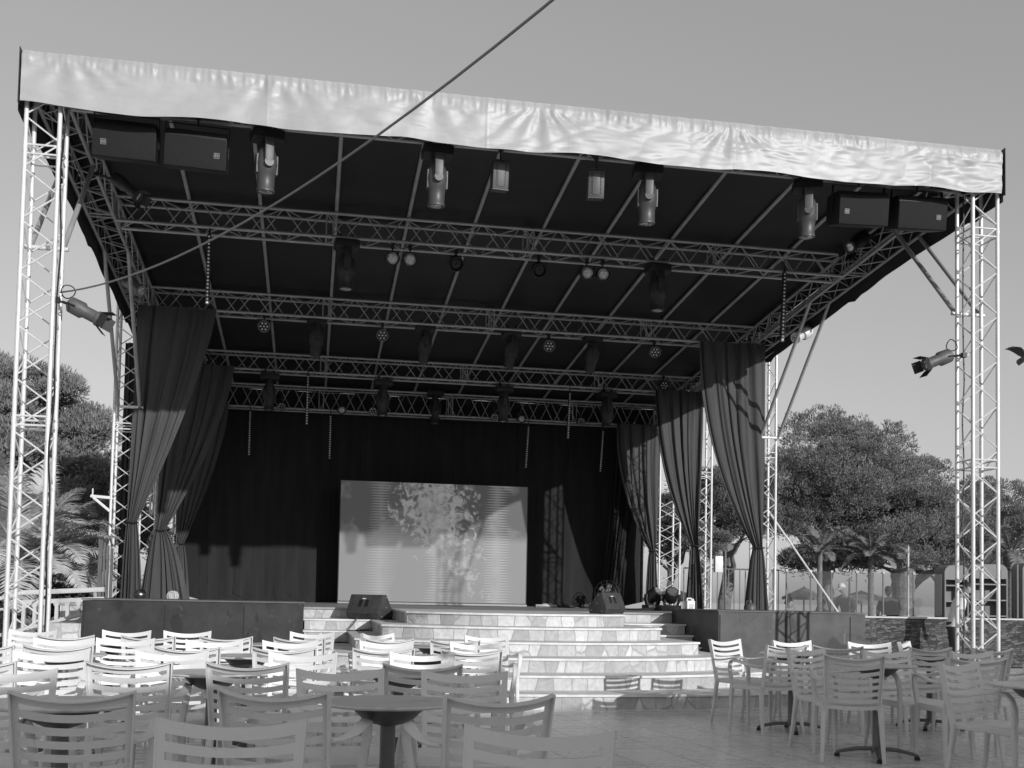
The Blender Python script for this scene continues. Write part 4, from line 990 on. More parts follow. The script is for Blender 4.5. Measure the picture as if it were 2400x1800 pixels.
# ------------------------------------------------------------------ right side: slate wall, glass, cabinets, people, poles
t = thing('slate_wall', 'low wall of stacked dark slate with white coping on the right', 'wall', (11.5, 20.1, 0))
mb = MB(); mb.box((12.6, 20.25, .475), (7.6, .3, .95)); o = mb.build('masonry', slate, t, smooth=0); uvbox(o, lambda co, n: (co.x+co.y, co.z))
mb = MB(); mb.box((12.6, 20.25, .966), (7.66, .36, .032)); mb.build('coping', concrete, t)
PXs = [9.2, 9.71, 10.15, 10.69, 11.26, 11.92, 12.55]
for i in range(len(PXs)-1):
    t = thing('glass_screen', '%s glass windbreak panel from the left on the slate wall' % ORD[i], 'glass panel', (PXs[i], 20.2, .995), group='glass windbreak panels on the wall')
    mb = MB(); mb.box(((PXs[i]+PXs[i+1])/2, 20.2, 1.43), (PXs[i+1]-PXs[i]-.03, .008, .84)); mb.build('pane', glass, t)
    mb = MB(); mb.tube((PXs[i], 20.2, .99), (PXs[i], 20.2, 1.86), .017, 8); mb.box((PXs[i], 20.2, 1.0), (.09, .07, .015)); mb.box((PXs[i], 20.2, 1.85), (.05, .05, .04)); mb.build('post', metalgrey, t)
mb = MB(); mb.tube((10.9, 20.9, 0), (10.9, 20.9, 1.75), .02, 8); mb.tube((10.83, 20.9, 1.7), (10.97, 20.9, 1.7), .012, 6); tag(mb.build('thin_post', metalgrey), 'thin grey post with a short crossbar behind the glass', 'post')
def cabinet(label, x0, x1, ztop, y=20.75):
    t = thing('shelf_cabinet', label, 'cabinet', ((x0+x1)/2, y, 0), group='round topped shelf cabinets behind the wall')
    r = .16; w = x1-x0
    arc = [(x0, .5), (x1, .5), (x1, ztop-r)]+[(x1-r+r*math.cos(a), ztop-r+r*math.sin(a)) for a in np.linspace(.2, PI/2, 6)]+[(x0+r-r*math.cos(a), ztop-r+r*math.sin(a)) for a in np.linspace(PI/2, .2, 6)]+[(x0, ztop-r)]
    mb = MB(); mb.prism(arc, y+.35, y+.38, 'y'); mb.build('back_panel', cabm, t)
    top = [(x0, ztop-.30), (x1, ztop-.30), (x1, ztop-r)]+arc[3:-1]+[(x0, ztop-r)]
    mb = MB(); mb.prism(top, y, y+.35, 'y'); mb.build('rounded_top', cabtop, t)
    for x in (x0+.015, x1-.015): mb = MB(); mb.box((x, y+.17, (ztop-.3)/2+.1), (.03, .34, ztop-.5)); mb.build('side_panel', cabm, t)
    for k in range(3): mb = MB(); mb.box(((x0+x1)/2, y+.17, ztop-.42-.33*k-.0), (w-.07, .33, .028)); mb.build('shelf', mat('shelf_wood', .2, .6), t)
    mb = MB(); mb.box(((x0+x1)/2, y+.17, .3), (w, .34, .4)); mb.build('plinth', cabm, t)
cabinet('grey shelf cabinet with rounded top left of the right tower', 12.95, 13.5, 2.06); cabinet('shelf cabinet with rounded top directly behind the right tower', 13.55, 14.4, 2.10)
cabinet('shelf cabinet with rounded top at the right picture edge', 14.75, 15.9, 2.16)
mb = MB(); mb.tube((14.38, 20.4, .99), (14.38, 20.4, 2.1), .02, 8); tag(mb.build('dark_post', metalgrey), 'dark post between the two right hand shelf cabinets', 'post')

def person(name, label, joints, radii, edges, parts, loc):
    """skin-modifier body; joints in metres relative to loc"""
    t = thing(name, label, 'person', loc)
    me = bpy.data.meshes.new('body'); me.from_pydata(joints, edges, []); ob = bpy.data.objects.new('body', me); COL.objects.link(ob)
    sk = ob.modifiers.new('s', 'SKIN'); sk.use_smooth_shade = True
    for i, r in enumerate(radii):
        v = me.skin_vertices[0].data[i]; v.radius = (r, r) if not isinstance(r, tuple) else r; v.use_root = i == 0
    ss = ob.modifiers.new('b', 'SUBSURF'); ss.levels = 2; ss.render_levels = 2
    dg = bpy.context.evaluated_depsgraph_get(); ev = ob.evaluated_get(dg); nm = bpy.data.meshes.new_from_object(ev)
    bpy.data.objects.remove(ob); nm.materials.clear(); nm.materials.append(parts[0]); 
    for m_ in parts[1:]: nm.materials.append(m_)
    for p in nm.polygons: p.use_smooth = True
    o = bpy.data.objects.new('body', nm); COL.objects.link(o); o.parent = t
    return t, o
def head(t, c, s=1., m=skin, hair=True, cap=None, yawf=0, pitchf=0):
    Mx = Matrix.Rotation(yawf, 3, 'Z')@Matrix.Rotation(pitchf, 3, 'X')
    mb = MB(); vs = []; fs = []; n, k_ = 20, 14
    for j in range(k_+1):
        a = PI*j/k_
        for i in range(n):
            b_ = 2*PI*i/n; x = math.sin(a)*math.cos(b_)*.078; y = math.sin(a)*math.sin(b_)*.098; z = math.cos(a)*.118
            if z < -.02: x *= 1-.28*(-z-.02)/.1; y = y*(1-.15*(-z-.02)/.1)-.012*(-z-.02)/.1
            if y < 0:
                y -= .018*math.exp(-((x/.014)**2+((z+.012)/.022)**2)); y += .007*math.exp(-(((abs(x)-.032)/.014)**2+((z-.012)/.014)**2)); y -= .004*math.exp(-((x/.022)**2+((z+.052)/.01)**2))
            vs.append(Vector(c)+Mx@(Vector((x, y, z))*s))
    for j in range(k_):
        for i in range(n): fs.append((j*n+i, j*n+(i+1) % n, (j+1)*n+(i+1) % n, (j+1)*n+i))
    mb.add(vs, fs)
    for k in (-1, 1): mb.lathe([(.004, -.006), (.022, -.004), (.026, .004), (.012, .008)], Vector(c)+Mx@Vector((k*.08, .01, -.005))*s, 10, Mx@Matrix.Rotation(PI/2, 3, 'Y'))
    mb.build('head', m, t, local=True, smooth=80)
    if hair:
        mb = MB(); vs = []; fs = []
        for j in range(8):
            a = PI*.56*j/7
            for i in range(n):
                b_ = 2*PI*i/n; lim = 1.0 if math.sin(b_) > -.3 else .62
                aa = a*lim; vs.append(Vector(c)+Mx@(Vector((math.sin(aa)*math.cos(b_)*.086, math.sin(aa)*math.sin(b_)*.106+.004, math.cos(aa)*.128))*s))
        for j in range(7):
            for i in range(n): fs.append((j*n+i, j*n+(i+1) % n, (j+1)*n+(i+1) % n, (j+1)*n+i))
        mb.add(vs, fs); mb.build('cap' if cap else 'hair', cap or hairm, t, local=True, smooth=80)
        if cap:
            mb = MB(); mb.box(Vector(c)+Mx@Vector((0, -.13, .045))*s, (.13, .10, .01), Mx); mb.build('cap_peak', cap, t, local=True, bevel=.004)
def hand(t, w, d, m=skin):
    """palm and five separate fingers hanging along d from wrist w"""
    w = Vector(w); d = Vector(d).normalized(); s_ = d.orthogonal().normalized(); n_ = d.cross(s_)
    mb = MB(); mb.sweep([w, w+d*.04, w+d*.085], rect(.075, .028, .01), s_)
    for k in range(4):
        L = [.062, .072, .068, .052][k]; b0 = w+d*.082+n_*(-.028+.0187*k); mb.tube(b0, b0+d*L*.5+s_*.006, .0085, 7, .008); mb.tube(b0+d*L*.5+s_*.006, b0+d*L*.9+s_*.028, .008, 7, .006)
    b0 = w+d*.03-n_*.034; mb.tube(b0, b0+d*.035-n_*.022, .010, 7, .009); mb.tube(b0+d*.035-n_*.022, b0+d*.065-n_*.018+s_*.01, .009, 7, .007)
    mb.build('hand', m, t, local=True, smooth=60)
def shell(t, name, pts, m, upv=(0, 1, 0)):
    """clothing: elliptical rings (x,y,z,rx,ry)"""
    mb = MB(); n = 20; vs = []; fs = []
    for x, y, z, rx, ry in pts:
        for i in range(n): a = 2*PI*i/n; vs.append((x+rx*math.cos(a), y+ry*math.sin(a), z))
    for j in range(len(pts)-1):
        for i in range(n): fs.append((j*n+i, j*n+(i+1) % n, (j+1)*n+(i+1) % n, (j+1)*n+i))
    fs.append(tuple(range(n))); fs.append(tuple(range((len(pts)-1)*n, len(pts)*n)))
    mb.add(vs, fs); return mb.build(name, m, t, local=True, smooth=80)
def sleeve(t, a, b_, r0, r1, m):
    mb = MB(); a = Vector(a); b_ = Vector(b_); mb.tube(a, (a+b_)/2, r0, 12, (r0+r1)/2+.004, False); mb.tube((a+b_)/2, b_, (r0+r1)/2+.004, 12, r1); mb.build('sleeve', m, t, local=True, smooth=60)
STAND_E = [(0, 1), (1, 2), (2, 3), (3, 4), (3, 5), (5, 6), (6, 7), (3, 8), (8, 9), (9, 10), (0, 11), (11, 12), (12, 13), (13, 14), (0, 15), (15, 16), (16, 17), (17, 18)]
def stander(name, label, loc, lean=0., turn=0., shirt=None, trou=None, headpitch=0, capm=None, hair=True, forward=.0):
    L = lambda z: lean*max(0, z-.95)
    J = [(0, 0, .95), (0, L(1.12), 1.12), (0, L(1.3), 1.30), (0, L(1.42), 1.42), (0, L(1.52)-.02*(lean != 0), 1.52),
         (.17, L(1.4), 1.40), (.23, L(1.15)-.02, 1.14), (.22, L(1.15)-.10, .92), (-.17, L(1.4), 1.40), (-.23, L(1.15)-.02, 1.14), (-.22, L(1.15)-.10, .92),
         (.10, 0, .88), (.11, -.02, .50), (.11, .02, .08), (.11, -.12, .04), (-.10, 0, .88), (-.11, -.02, .50), (-.11, .02, .08), (-.11, -.12, .04)]
    Rr = [(.15, .11), (.14, .10), (.16, .11), (.12, .08), .052, .06, .042, .03, .06, .042, .03, .09, .06, .042, .035, .09, .06, .042, .035]
    t, o = person(name, label, J, Rr, STAND_E, [skin], loc); t.rotation_euler = (0, 0, turn)
    head(t, (0, L(1.66)-.03-.05*(headpitch > .2), 1.655-.03*(headpitch > .2)), 1, skin, hair, capm, 0, headpitch)
    if shirt:
        shell(t, 'shirt', [(0, L(.9), .88, .185, .135), (0, L(1.1), 1.08, .175, .128), (0, L(1.3), 1.28, .195, .135), (0, L(1.38), 1.38, .19, .12), (0, L(1.44), 1.44, .12, .085), (0, L(1.47), 1.47, .065, .062)], shirt)
        for k in (-1, 1): sleeve(t, (k*.155, L(1.4), 1.41), (k*.225, L(1.2)-.015, 1.19), .072, .068, shirt)
    if trou:
        shell(t, 'trousers', [(0, 0, .97, .165, .125), (0, 0, .90, .175, .13), (0, 0, .82, .18, .13)], trou)
        for k in (-1, 1):
            mb = MB(); mb.tube((k*.095, 0, .86), (k*.11, -.02, .5), .098, 14, .07, False); mb.tube((k*.11, -.02, .5), (k*.11, .02, .1), .07, 14, .058); mb.build('trouser_leg', trou, t, local=True, smooth=60)
    for k in (-1, 1): hand(t, (k*.22, L(1.15)-.10, .93), (0, -.25, -1))
    return t
stander('person', 'man in a white T-shirt and dark trousers looking down in front of the slate wall', (12.20, 19.25, -.06), -.26, 1.25, shirtw, shirtd, .75)
# the two people behind the glass sit on loungers
def sitter(label, loc, turn, shirt, capm=None, lean=-.3, hp=.5):
    L = lambda z: lean*max(0, z-.95)
    J = [(0, 0, .92), (0, L(1.12), 1.10), (0, L(1.3), 1.26), (0, L(1.42), 1.38), (0, L(1.52), 1.48), (.18, L(1.4), 1.36), (.25, L(1.15)-.08, 1.12), (.16, -.30, 1.0), (-.18, L(1.4), 1.36), (-.25, L(1.15)-.08, 1.12), (-.16, -.30, 1.0),
         (.11, -.06, .88), (.14, -.46, .90), (.13, -.44, .50), (.13, -.56, .45), (-.11, -.06, .88), (-.14, -.46, .90), (-.13, -.44, .50), (-.13, -.56, .45)]
    Rr = [(.17, .13), (.16, .12), (.18, .12), (.13, .09), .055, .065, .048, .034, .065, .048, .034, .10, .07, .045, .04, .10, .07, .045, .04]
    t, o = person('person', label, J, Rr, STAND_E, [skin], loc); t.rotation_euler = (0, 0, turn)
    head(t, (0, L(1.62)-.03, 1.60), 1, skin, True, capm, 0, hp)
    if shirt:
        shell(t, 'shirt', [(0, 0, .90, .20, .15), (0, L(1.1), 1.08, .195, .145), (0, L(1.3), 1.25, .215, .145), (0, L(1.38), 1.35, .20, .13), (0, L(1.44), 1.41, .12, .09), (0, L(1.47), 1.44, .07, .066)], shirt)
        for k in (-1, 1): sleeve(t, (k*.165, L(1.4), 1.37), (k*.235, L(1.15)-.06, 1.17), .08, .074, shirt)
    else:
        shell(t, 'swimwear', [(0, 0, .99, .178, .135), (0, 0, .90, .19, .15), (0, -.02, .84, .19, .15)], canvasm)
    for k in (-1, 1): hand(t, (k*.16, -.30, 1.0), (0, -1, -.2))
    return t
sitter('bare backed person in a pale cap bending forward behind the glass', (12.3, 23.6, -.02), math.radians(-62), None, whitep, -.38, .5)
sitter('person in a dark T-shirt with broad shoulders sitting behind the glass', (13.0, 23.0, -.08), math.radians(175), shirtd, None, -.12, .2)
def bather(label, loc, turn):
    """only head and shoulders show above the wall"""
    return stander('person', label, loc, 0, turn, shirtd, shirtd, .1)
bather('dark haired bather whose head shows above the right box beside the tree', (11.15, 24.4, -.45), 1.3)
bather('bather whose small dark head shows behind the glass left of the capped person', (14.1, 28.6, -.42), 2.6)
# loungers under the people
def bench(label, loc, rz):
    t = thing('sun_lounger', label, 'lounger', loc, rz, 'sun loungers behind the glass')
    mb = MB(); mb.box((0, 0, .79), (.62, 1.9, .06)); mb.build('bed', mat('lounger_cloth', .35, .8), t, local=True, bevel=.01)
    for x in (-.27, .27):
        for y in (-.8, .8): mb = MB(); mb.tube((x, y, 0), (x, y, .76), .02, 8); mb.build('leg', metalgrey, t, local=True)
bench('raised lounger carrying the capped person', (12.3, 23.5, -.02), .5); bench('raised lounger carrying the person in the dark T-shirt', (13.0, 23.1, -.06), -.2)
def parasol(label, loc, r, h):
    t = thing('beach_parasol', label, 'parasol', loc, group='parasols on the beach')
    mb = MB(); n = 8; vs = [(0, 0, h+.38)]+[(r*math.cos(2*PI*k/n), r*math.sin(2*PI*k/n), h) for k in range(n)]+[(r*math.cos(2*PI*k/n), r*math.sin(2*PI*k/n), h-.10) for k in range(n)]
    mb.add(vs, [(0, 1+k, 1+(k+1) % n) for k in range(n)]+[(1+k, 1+(k+1) % n, 9+(k+1) % n, 9+k) for k in range(n)]); mb.build('canopy', canvasm, t, local=True, smooth=0)
    mb = MB(); mb.tube((0, 0, -.4), (0, 0, h+.4), .03, 8); mb.build('pole', metalgrey, t, local=True)
parasol('grey beach parasol in view right above the dark box', (18.0, 38, -.3), .85, 1.75); parasol('grey beach parasol behind the capped person', (20.3, 38, -.3), 1.5, 1.65); parasol('grey beach parasol seen between the two rear right drapes', (12.95, 38, -.3), 1.2, 1.6)
# utility box on a post, slat fence
t = thing('utility_box', 'white rectangular box on a post seen right of the second right drape', 'utility box', (8.55, 22.0, 0))
mb = MB(); mb.box((8.48, 22, 2.0), (.17, .12, .34)); mb.build('box', whitep, t, bevel=.006)
mb = MB(); mb.tube((8.66, 22.05, 0), (8.66, 22.05, 2.3), .022, 8); mb.tube((8.5, 22.05, 2.0), (8.66, 22.05, 2.0), .012, 6); mb.build('post', metalgrey, t)
t = thing('bar_fence', 'grey upright bar fence behind the right middle towers', 'fence', (9.6, 26.5, 0))
for z in (2.05, .3): mb = MB(); mb.tube((9.3, 26.5, z), (11.95, 26.5, z), .02, 6); mb.build('rail', metalgrey, t)
for k in range(18): mb = MB(); mb.tube((9.3+.15*k, 26.5, 0), (9.3+.15*k, 26.5, 2.05), .014, 6); mb.build('bar', metalgrey, t)
mb = MB(); mb.tube((8.72, 20.0, 3.0), (9.95, 19.3, .9), .02, 8); tag(mb.build('stay_tube', alu), 'slim tube slanting down from the right middle tower to the floor', 'stay')
mb = MB(); mb.tube((14.9, 25.5, 0), (14.9, 25.5, 2.75), .025, 8); tag(mb.build('thin_mast', alu), 'thin pale mast in front of the pineapple shaped palm trunk', 'mast')

# ------------------------------------------------------------------ trees
def shoots(blobs, n, L=.16, w=.035, blades=5, seed=1, upw=.55, inner=.25, per=16, tr=.17):
    """crown made of round tufts of needle shoots over the surface and through the body of many overlapping blobs"""
    rg = np.random.default_rng(seed); B = np.array([(b[0], b[1], b[2], b[3], b[4]) for b in blobs])   # x y z r flatten
    area = B[:, 3]**2; nt_ = max(8, n//per); pick = rg.choice(len(B), nt_, p=area/area.sum())
    d = rg.normal(size=(nt_, 3)); d /= np.linalg.norm(d, axis=1)[:, None]; d[:, 2] = np.where(d[:, 2] < -.35, -d[:, 2]*.6, d[:, 2])
    rad = np.where(rg.random(nt_) < inner, rg.random(nt_)**.5, 1+.08*rg.normal(size=nt_))
    tc = B[pick, :3]+d*(B[pick, 3]*rad)[:, None]*np.stack([np.ones(nt_), np.ones(nt_), B[pick, 4]], 1)
    td = d*(1-upw)+np.array([0, 0, upw*1.5]); td /= np.linalg.norm(td, axis=1)[:, None]
    k_ = np.repeat(np.arange(nt_), per); n = len(k_); sz = (tr*(.7+.6*rg.random(nt_)))[k_]
    q = td[k_]*.75+rg.normal(size=(n, 3))*.62; q /= np.linalg.norm(q, axis=1)[:, None]
    c = tc[k_]+q*sz[:, None]*rg.random(n)[:, None]**.4
    ax = q*.75+td[k_]*.5+rg.normal(size=(n, 3))*.12; ax /= np.linalg.norm(ax, axis=1)[:, None]
    V = np.empty((n, blades, 3, 3))
    for k in range(blades):
        rv = rg.normal(size=(n, 3)); sd = np.cross(ax, rv); sd /= np.linalg.norm(sd, axis=1)[:, None]+1e-9
        tip = ax*(L*(.6+.6*rg.random(n)))[:, None]+sd*(L*.45*rg.random(n))[:, None]
        s2 = np.cross(ax, sd)*w*.5
        base = c+ax*(L*.25*rg.random(n))[:, None]
        V[:, k, 0] = base-s2; V[:, k, 1] = base+s2; V[:, k, 2] = c+tip
    V = V.reshape(-1, 3); F = np.arange(len(V)).reshape(-1, 3)
    return V, F
def npmesh(name, V, F, m, parent, local=True):
    me = bpy.data.meshes.new(name); me.vertices.add(len(V)); me.vertices.foreach_set('co', V.ravel().astype(np.float32))
    me.loops.add(F.size); me.loops.foreach_set('vertex_index', F.ravel().astype(np.int32)); me.polygons.add(len(F))
    me.polygons.foreach_set('loop_start', np.arange(0, F.size, F.shape[1], dtype=np.int32)); me.polygons.foreach_set('loop_total', np.full(len(F), F.shape[1], dtype=np.int32)); me.update(calc_edges=True)
    me.materials.append(m); o = bpy.data.objects.new(name, me); COL.objects.link(o); o.parent = parent; return o
def limb(mb, pts, r0, r1):
    n = len(pts); sc = [r0+(r1-r0)*i/(n-1) for i in range(n)]
    mb.sweep(pts, [(math.cos(a), math.sin(a)) for a in np.linspace(0, 2*PI, 9)[:-1]], (.3, .9, .1), scales=sc)
def wig(a, b_, n, amp, rr):
    a = Vector(a); b_ = Vector(b_); return [a+(b_-a)*(i/n)+Vector((rr.uniform(-1, 1), rr.uniform(-1, 1), rr.uniform(-.5, .5)))*amp*math.sin(PI*i/n) for i in range(n+1)]
def pine_tree(label, loc, H, Rc, crown_lo, n, seed, m=None, nb=26, lean=(0, 0), flat=.62, trunk=.17, L=.17, name='pine_tree', limbs=8):
    t = thing(name, label, 'tree', loc, group='umbrella pines and other trees behind the stage'); rr = random.Random(seed)
    lx, ly = lean; top = Vector((lx, ly, crown_lo+(H-crown_lo)*.35))
    mb = MB(); limb(mb, wig((0, 0, -.3), top, 7, .12, rr), trunk, trunk*.55); mb.build('trunk', bark, t, local=True)
    blobs = []
    for k in range(nb):
        a = rr.uniform(0, 2*PI); q = math.sqrt(rr.random()); x = lx+Rc*q*math.cos(a)*.86; y = ly+Rc*q*math.sin(a)*.86
        ht = H-(H-crown_lo)*.55*q**1.8; lo = crown_lo+.25*(H-crown_lo)*rr.random()*(1-q*.3)
        z = ht-rr.random()**1.3*(ht-lo)*.85; r = Rc*rr.uniform(.17, .30); blobs.append((x, y, min(z, ht-r*.5), r, flat))
    V, F = shoots(blobs, int(n*4.2), L*.52, L*.115, 5, seed, tr=L*1.15, per=24); npmesh('crown', V, F, m or pine, t)
    mb = MB()
    for k in range(limbs):
        b_ = blobs[rr.randrange(len(blobs))]; st = top*(.55+.4*rr.random()); limb(mb, wig(st, (b_[0], b_[1], b_[2]), 5, .15, rr), trunk*.38, .02)
    mb.build('limbs', bark, t, local=True)
    return t
pine_tree('largest pine right of the stage with a broad domed crown', (15.2, 31, 0), 7.0, 3.7, 2.5, 27000, 11, nb=64, lean=(.4, 0), trunk=.22, limbs=14)
pine_tree('pine crown filling the gap behind the right tower', (19.2, 33.5, 0), 6.3, 2.9, 2.4, 13000, 12, nb=46)
pine_tree('dark pine low behind the palms on the right', (17.9, 30.5, 0), 4.6, 3.0, 1.8, 13000, 13, pine, nb=46)
pine_tree('pine at the right picture edge beyond the cabinets', (22.2, 33, 0), 5.7, 2.6, 1.9, 9000, 14, nb=32)
pine_tree('young pine with upright candles right above the dark box', (13.75, 27.5, 0), 3.05, 1.05, 1.9, 4200, 15, nb=16, L=.2, trunk=.12)
pine_tree('pine with a forked dark trunk behind the right middle drape', (11.6, 29.5, 0), 5.3, 2.4, 2.3, 9000, 16, pine_d, nb=34, trunk=.24)
pine_tree('pale pine bush seen between the second and first right drapes', (9.75, 26.2, 0), 3.2, .6, 2.1, 2200, 17, nb=9, L=.13, trunk=.08)
pine_tree('pine seen between the two rear right drapes', (10.6, 31.5, 0), 4.4, 1.7, 2.2, 5500, 18, nb=20, trunk=.14)
pine_tree('tallest pine at the left picture edge', (-8.6, 31, 0), 8.1, 2.6, 2.2, 15000, 21, nb=70, L=.22)
pine_tree('second pine on the left behind the palm', (-6.9, 30, 0), 7.0, 2.0, 1.8, 12000, 22, nb=60, L=.22)
pine_tree('lower pine on the left just outside the middle tower', (-5.6, 31, 0), 5.9, 1.4, 1.9, 7000, 23, nb=28, L=.2)
pine_tree('dark spreading tree on the left behind the balustrade', (-4.6, 25.5, 0), 3.1, 1.5, 1.75, 3500, 24, pine_d, nb=20, trunk=.07, name='broad_tree', limbs=12)
pine_tree('dark tree on the far left behind the palm trunk', (-6.6, 24, 0), 3.4, 2.2, .7, 6000, 25, pine_d, nb=30, name='broad_tree')

def frond(mb, base, az, el, L, droop, nl, wl, ll, rr):
    """one pinnate leaf: rachis plus paired leaflets"""
    pts = []; p = Vector(base); e = el; seg = 14
    for i in range(seg+1):
        pts.append(p.copy()); e -= droop/seg*(.4+1.3*i/seg); p = p+Vector((math.cos(az)*math.cos(e), math.sin(az)*math.cos(e), math.sin(e)))*(L/seg)
    sc = [.022*(1-.85*i/seg) for i in range(seg+1)]
    mb.sweep(pts, [(1, 0), (0, .7), (-1, 0), (0, -.7)], scales=sc, caps=False)
    sd0 = Vector((-math.sin(az), math.cos(az), 0))
    for k in range(nl):
        q = .10+.9*k/nl; i = min(seg-1, int(q*seg)); f = q*seg-i; c = pts[i].lerp(pts[i+1], f); d = (pts[i+1]-pts[i]).normalized()
        lf = ll*math.sin(PI*min(1, .12+q*.86))**.6*(1-.25*q)
        for sg in (-1, 1):
            v = (sd0*sg*.75+d*.55+Vector((0, 0, rr.uniform(-.05, .30)))).normalized(); n_ = v.cross(d).normalized(); wv = v.cross(n_).normalized()*wl
            m_ = c+v*lf*.55+Vector((0, 0, .0)); tip = c+v*lf+Vector((0, 0, -.18*lf))
            mb.add([c-wv*.5, c+wv*.5, m_+wv*.6, m_-wv*.6, tip], [(0, 1, 2, 3), (3, 2, 4)])
def palm(label, loc, trunk_h, trunk_r, nf, L, seed, elr=(.1, 1.45), ll=.32, droop=1.2, pineapple=False, trunk_top=None):
    t = thing('palm_tree', label, 'palm', loc, group='palms around the stage'); rr = random.Random(seed)
    mb = MB(); pf = []
    nz = 16
    for i in range(nz+1):
        q = i/nz; r = trunk_r*((.85+.5*q) if pineapple else 1)*(1+.10*(i % 2)); pf.append((r, -.1+(trunk_h+.1)*q))
    pf.append((trunk_r*.5, trunk_h+.12)); mb.lathe(pf, (0, 0, 0), 16); mb.build('trunk', palmdead, t, local=True, smooth=0)
    mb = MB()
    for k in range(nf):
        az = 2.39996*k+rr.uniform(-.2, .2); el = elr[0]+(elr[1]-elr[0])*(k/nf)**.9; Lk = L*rr.uniform(.85, 1.1)*(.75+.3*math.cos(el-.6))*((.52 if math.cos(az) > .25 else .85) if L > 2.8 else 1)
        frond(mb, (trunk_r*.5*math.cos(az), trunk_r*.5*math.sin(az), trunk_h+.05*rr.random()), az, el, Lk, droop*rr.uniform(.7, 1.2), int(26+L*16), .021, ll*rr.uniform(.85, 1.1), rr)
    mb.build('fronds', palmleaf if L > 2 else palmleaf2, t, local=True, smooth=0)
    return t
palm('big feathery palm with a thick trunk behind the front left tower', (-4.72, 19.6, 0), 1.65, .33, 54, 2.9, 31, (.0, 1.5), .50, 1.15)
palm('second feathery palm at the left picture edge', (-7.0, 22.5, 0), 1.7, .3, 24, 2.6, 32, (-.1, 1.4), .42, 1.2)
palm('low palm with drooping fronds above the capped person', (12.35, 25.2, 0), 2.45, .06, 20, .95, 33, (-.0, 1.3), .22, 1.2)
palm('low palm with a leaning crown between the glass posts', (14.15, 26, 0), 2.45, .07, 22, 1.05, 34, (-.0, 1.2), .24, 1.3)
palm('palm with a thick pineapple shaped trunk behind the glass', (15.05, 26, 0), 2.1, .22, 16, .9, 35, (.2, 1.3), .2, 1.2, True)
palm('palm at the right picture edge above the cabinets', (19.2, 27.5, 0), 2.7, .2, 22, 1.5, 36, (-.4, 1.2), .28, 1.6)
# leafy bushes near the floor on the left
def bush(label, loc, r, h, n, seed, name='bush'):
    t = thing(name, label, 'bush', loc, group='bushes behind the balustrade'); rr = random.Random(seed)
    bl = [(rr.uniform(-r, r)*.7, rr.uniform(-.5, .5), h*rr.uniform(.25, .75), r*rr.uniform(.25, .42), .8) for k in range(16)]
    V, F = shoots(bl, n, .12, .05, 4, seed, .2); npmesh('foliage', V, F, bushm, t)
    mb = MB(); limb(mb, [(0, 0, -.1), (.02, 0, h*.3), (0, .05, h*.6)], .05, .02); mb.build('stem', bark, t, local=True)
bush('dark low bush behind the balustrade near the boards', (-4.3, 21.5, 0), 1.0, 1.5, 2600, 41); bush('dark low bush at the left picture edge', (-6.3, 20.5, 0), 1.3, 1.5, 3200, 42)
bush('low bush behind the left tower foot', (-5.2, 19.6, 0), 1.0, 1.1, 2600, 43)
bush('dark hedge bush farther left behind the second palm', (-8.6, 26, 0), 2.2, 2.4, 4200, 44)

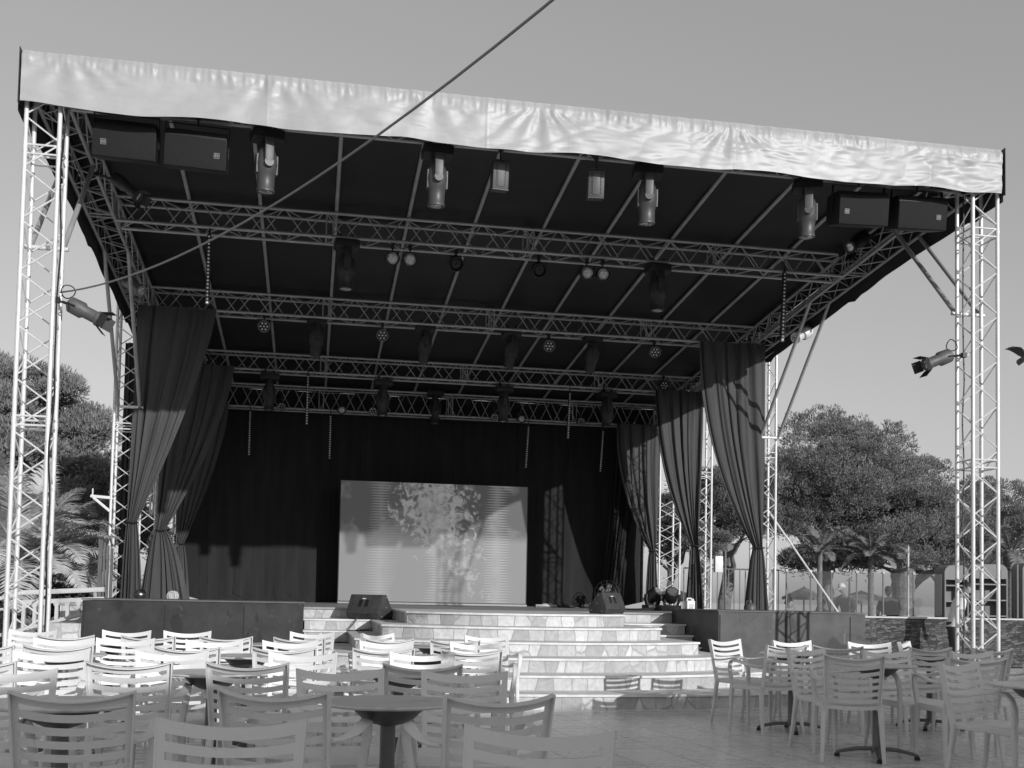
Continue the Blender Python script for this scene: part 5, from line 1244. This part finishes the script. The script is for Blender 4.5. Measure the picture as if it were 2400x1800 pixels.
# young tree just outside the right edge whose nearest leaves reach into the picture
t = thing('young_fig_tree', 'out of reach leafy twig poking in at the right picture edge', 'tree', (2.82, 3.40, 0)); rr = random.Random(5)
mb = MB(); limb(mb, [(0, 0, 0), (.03, 0, .8), (.0, .02, 1.6), (-.02, 0, 2.3)], .03, .012); mb.build('trunk', bark, t, local=True)
mb = MB(); ends = []
for k in range(9):
    a = rr.uniform(0, 2*PI) if k else 2.75; st = Vector((0, 0, 1.7+.07*k if k else 2.02)); ln = .22 if k else .33; en = st+Vector((math.cos(a)*ln, math.sin(a)*ln, .08)); limb(mb, [st, (st+en)/2+Vector((0, 0, .03)), en], .01, .004); ends.append((st, en))
mb.build('twigs', bark, t, local=True)
mb = MB()
def leaf(mb, c, d, L, w):
    d = d.normalized(); s_ = d.cross(Vector((0, 0, 1))).normalized(); n_ = s_.cross(d)
    vs = []; n = 6
    for i in range(n+1):
        q = i/n; ww = w*math.sin(PI*q)**.7*.5; c0 = c+d*L*q-n_*.02*math.sin(PI*q)*-1; vs += [c0-s_*ww, c0+n_*ww*.3, c0+s_*ww]
    fs = []
    for i in range(n): fs += [(i*3, i*3+1, i*3+4, i*3+3), (i*3+1, i*3+2, i*3+5, i*3+4)]
    mb.add(vs, fs)
for st, en in ends:
    for q in (.45, .6, .7, .8, .9, 1.0):
        leaf(mb, st.lerp(en, q), (en-st).normalized()+Vector((rr.uniform(-.8, .8), rr.uniform(-.8, .8), rr.uniform(-.5, .2))), rr.uniform(.07, .09), .058)
mb.build('leaves', mat('fig_leaf', .07, .5), t, local=True, smooth=80)

# ------------------------------------------------------------------ made-up building behind the camera, added to shade the near tables
t = thing('added_shade_wing', 'made-up two storey building behind the viewer, added to shade the near tables', 'building', (5.5, -8.3, 0))
dirv = Vector((1, .6, 0)).normalized(); nv = Vector((dirv.y, -dirv.x, 0)); P0 = Vector((5.5, -8.3, 0))
Rw = Matrix((dirv, -nv, Vector((0, 0, 1)))).transposed()
def hb(a, b_, d0, d1, z0, z1, name, m):
    mb = MB(); mb.box(P0+dirv*(a+b_)/2+nv*(d0+d1)/2+Vector((0, 0, (z0+z1)/2)), (b_-a, d1-d0, z1-z0), Rw); return mb.build(name, m, t, smooth=0)
HH = 5.14
wallm = mat('render_wall', .5, .85, 0, .08, 2, .15, 30)
hb(-34, 30, .0, 8, 0, HH-.15, 'wall', wallm)
for k in range(-8, 8):
    f = hb(k*4-.6, k*4+.6, -.02, .05, 3.0, 4.3, 'window', whitep); hb(k*4-.52, k*4+.52, -.03, -.021, 3.08, 4.22, 'window_pane', mat('dark_pane', .03, .1))
    hb(k*4-.8, k*4+.8, -.02, .05, .02, 2.2, 'door', whitep); hb(k*4-.7, k*4+.7, -.03, -.021, .1, 2.1, 'door_pane', mat('dark_pane', .03, .1))
a = -34.2
while a < 30:                                        # parapet made uneven to roughen its shadow edge
    w = R.uniform(1.2, 3.2); hb(a, a+w, -.12, .25, HH-.15, HH+R.choice((0, 0, .05, .1)), 'parapet', wallm); a += w
mb = MB(); mb.tube((CAB_END.x, CAB_END.y, HH-.3), CAB_END, .05, 8); mb.build('roof_mast', metalgrey, t)
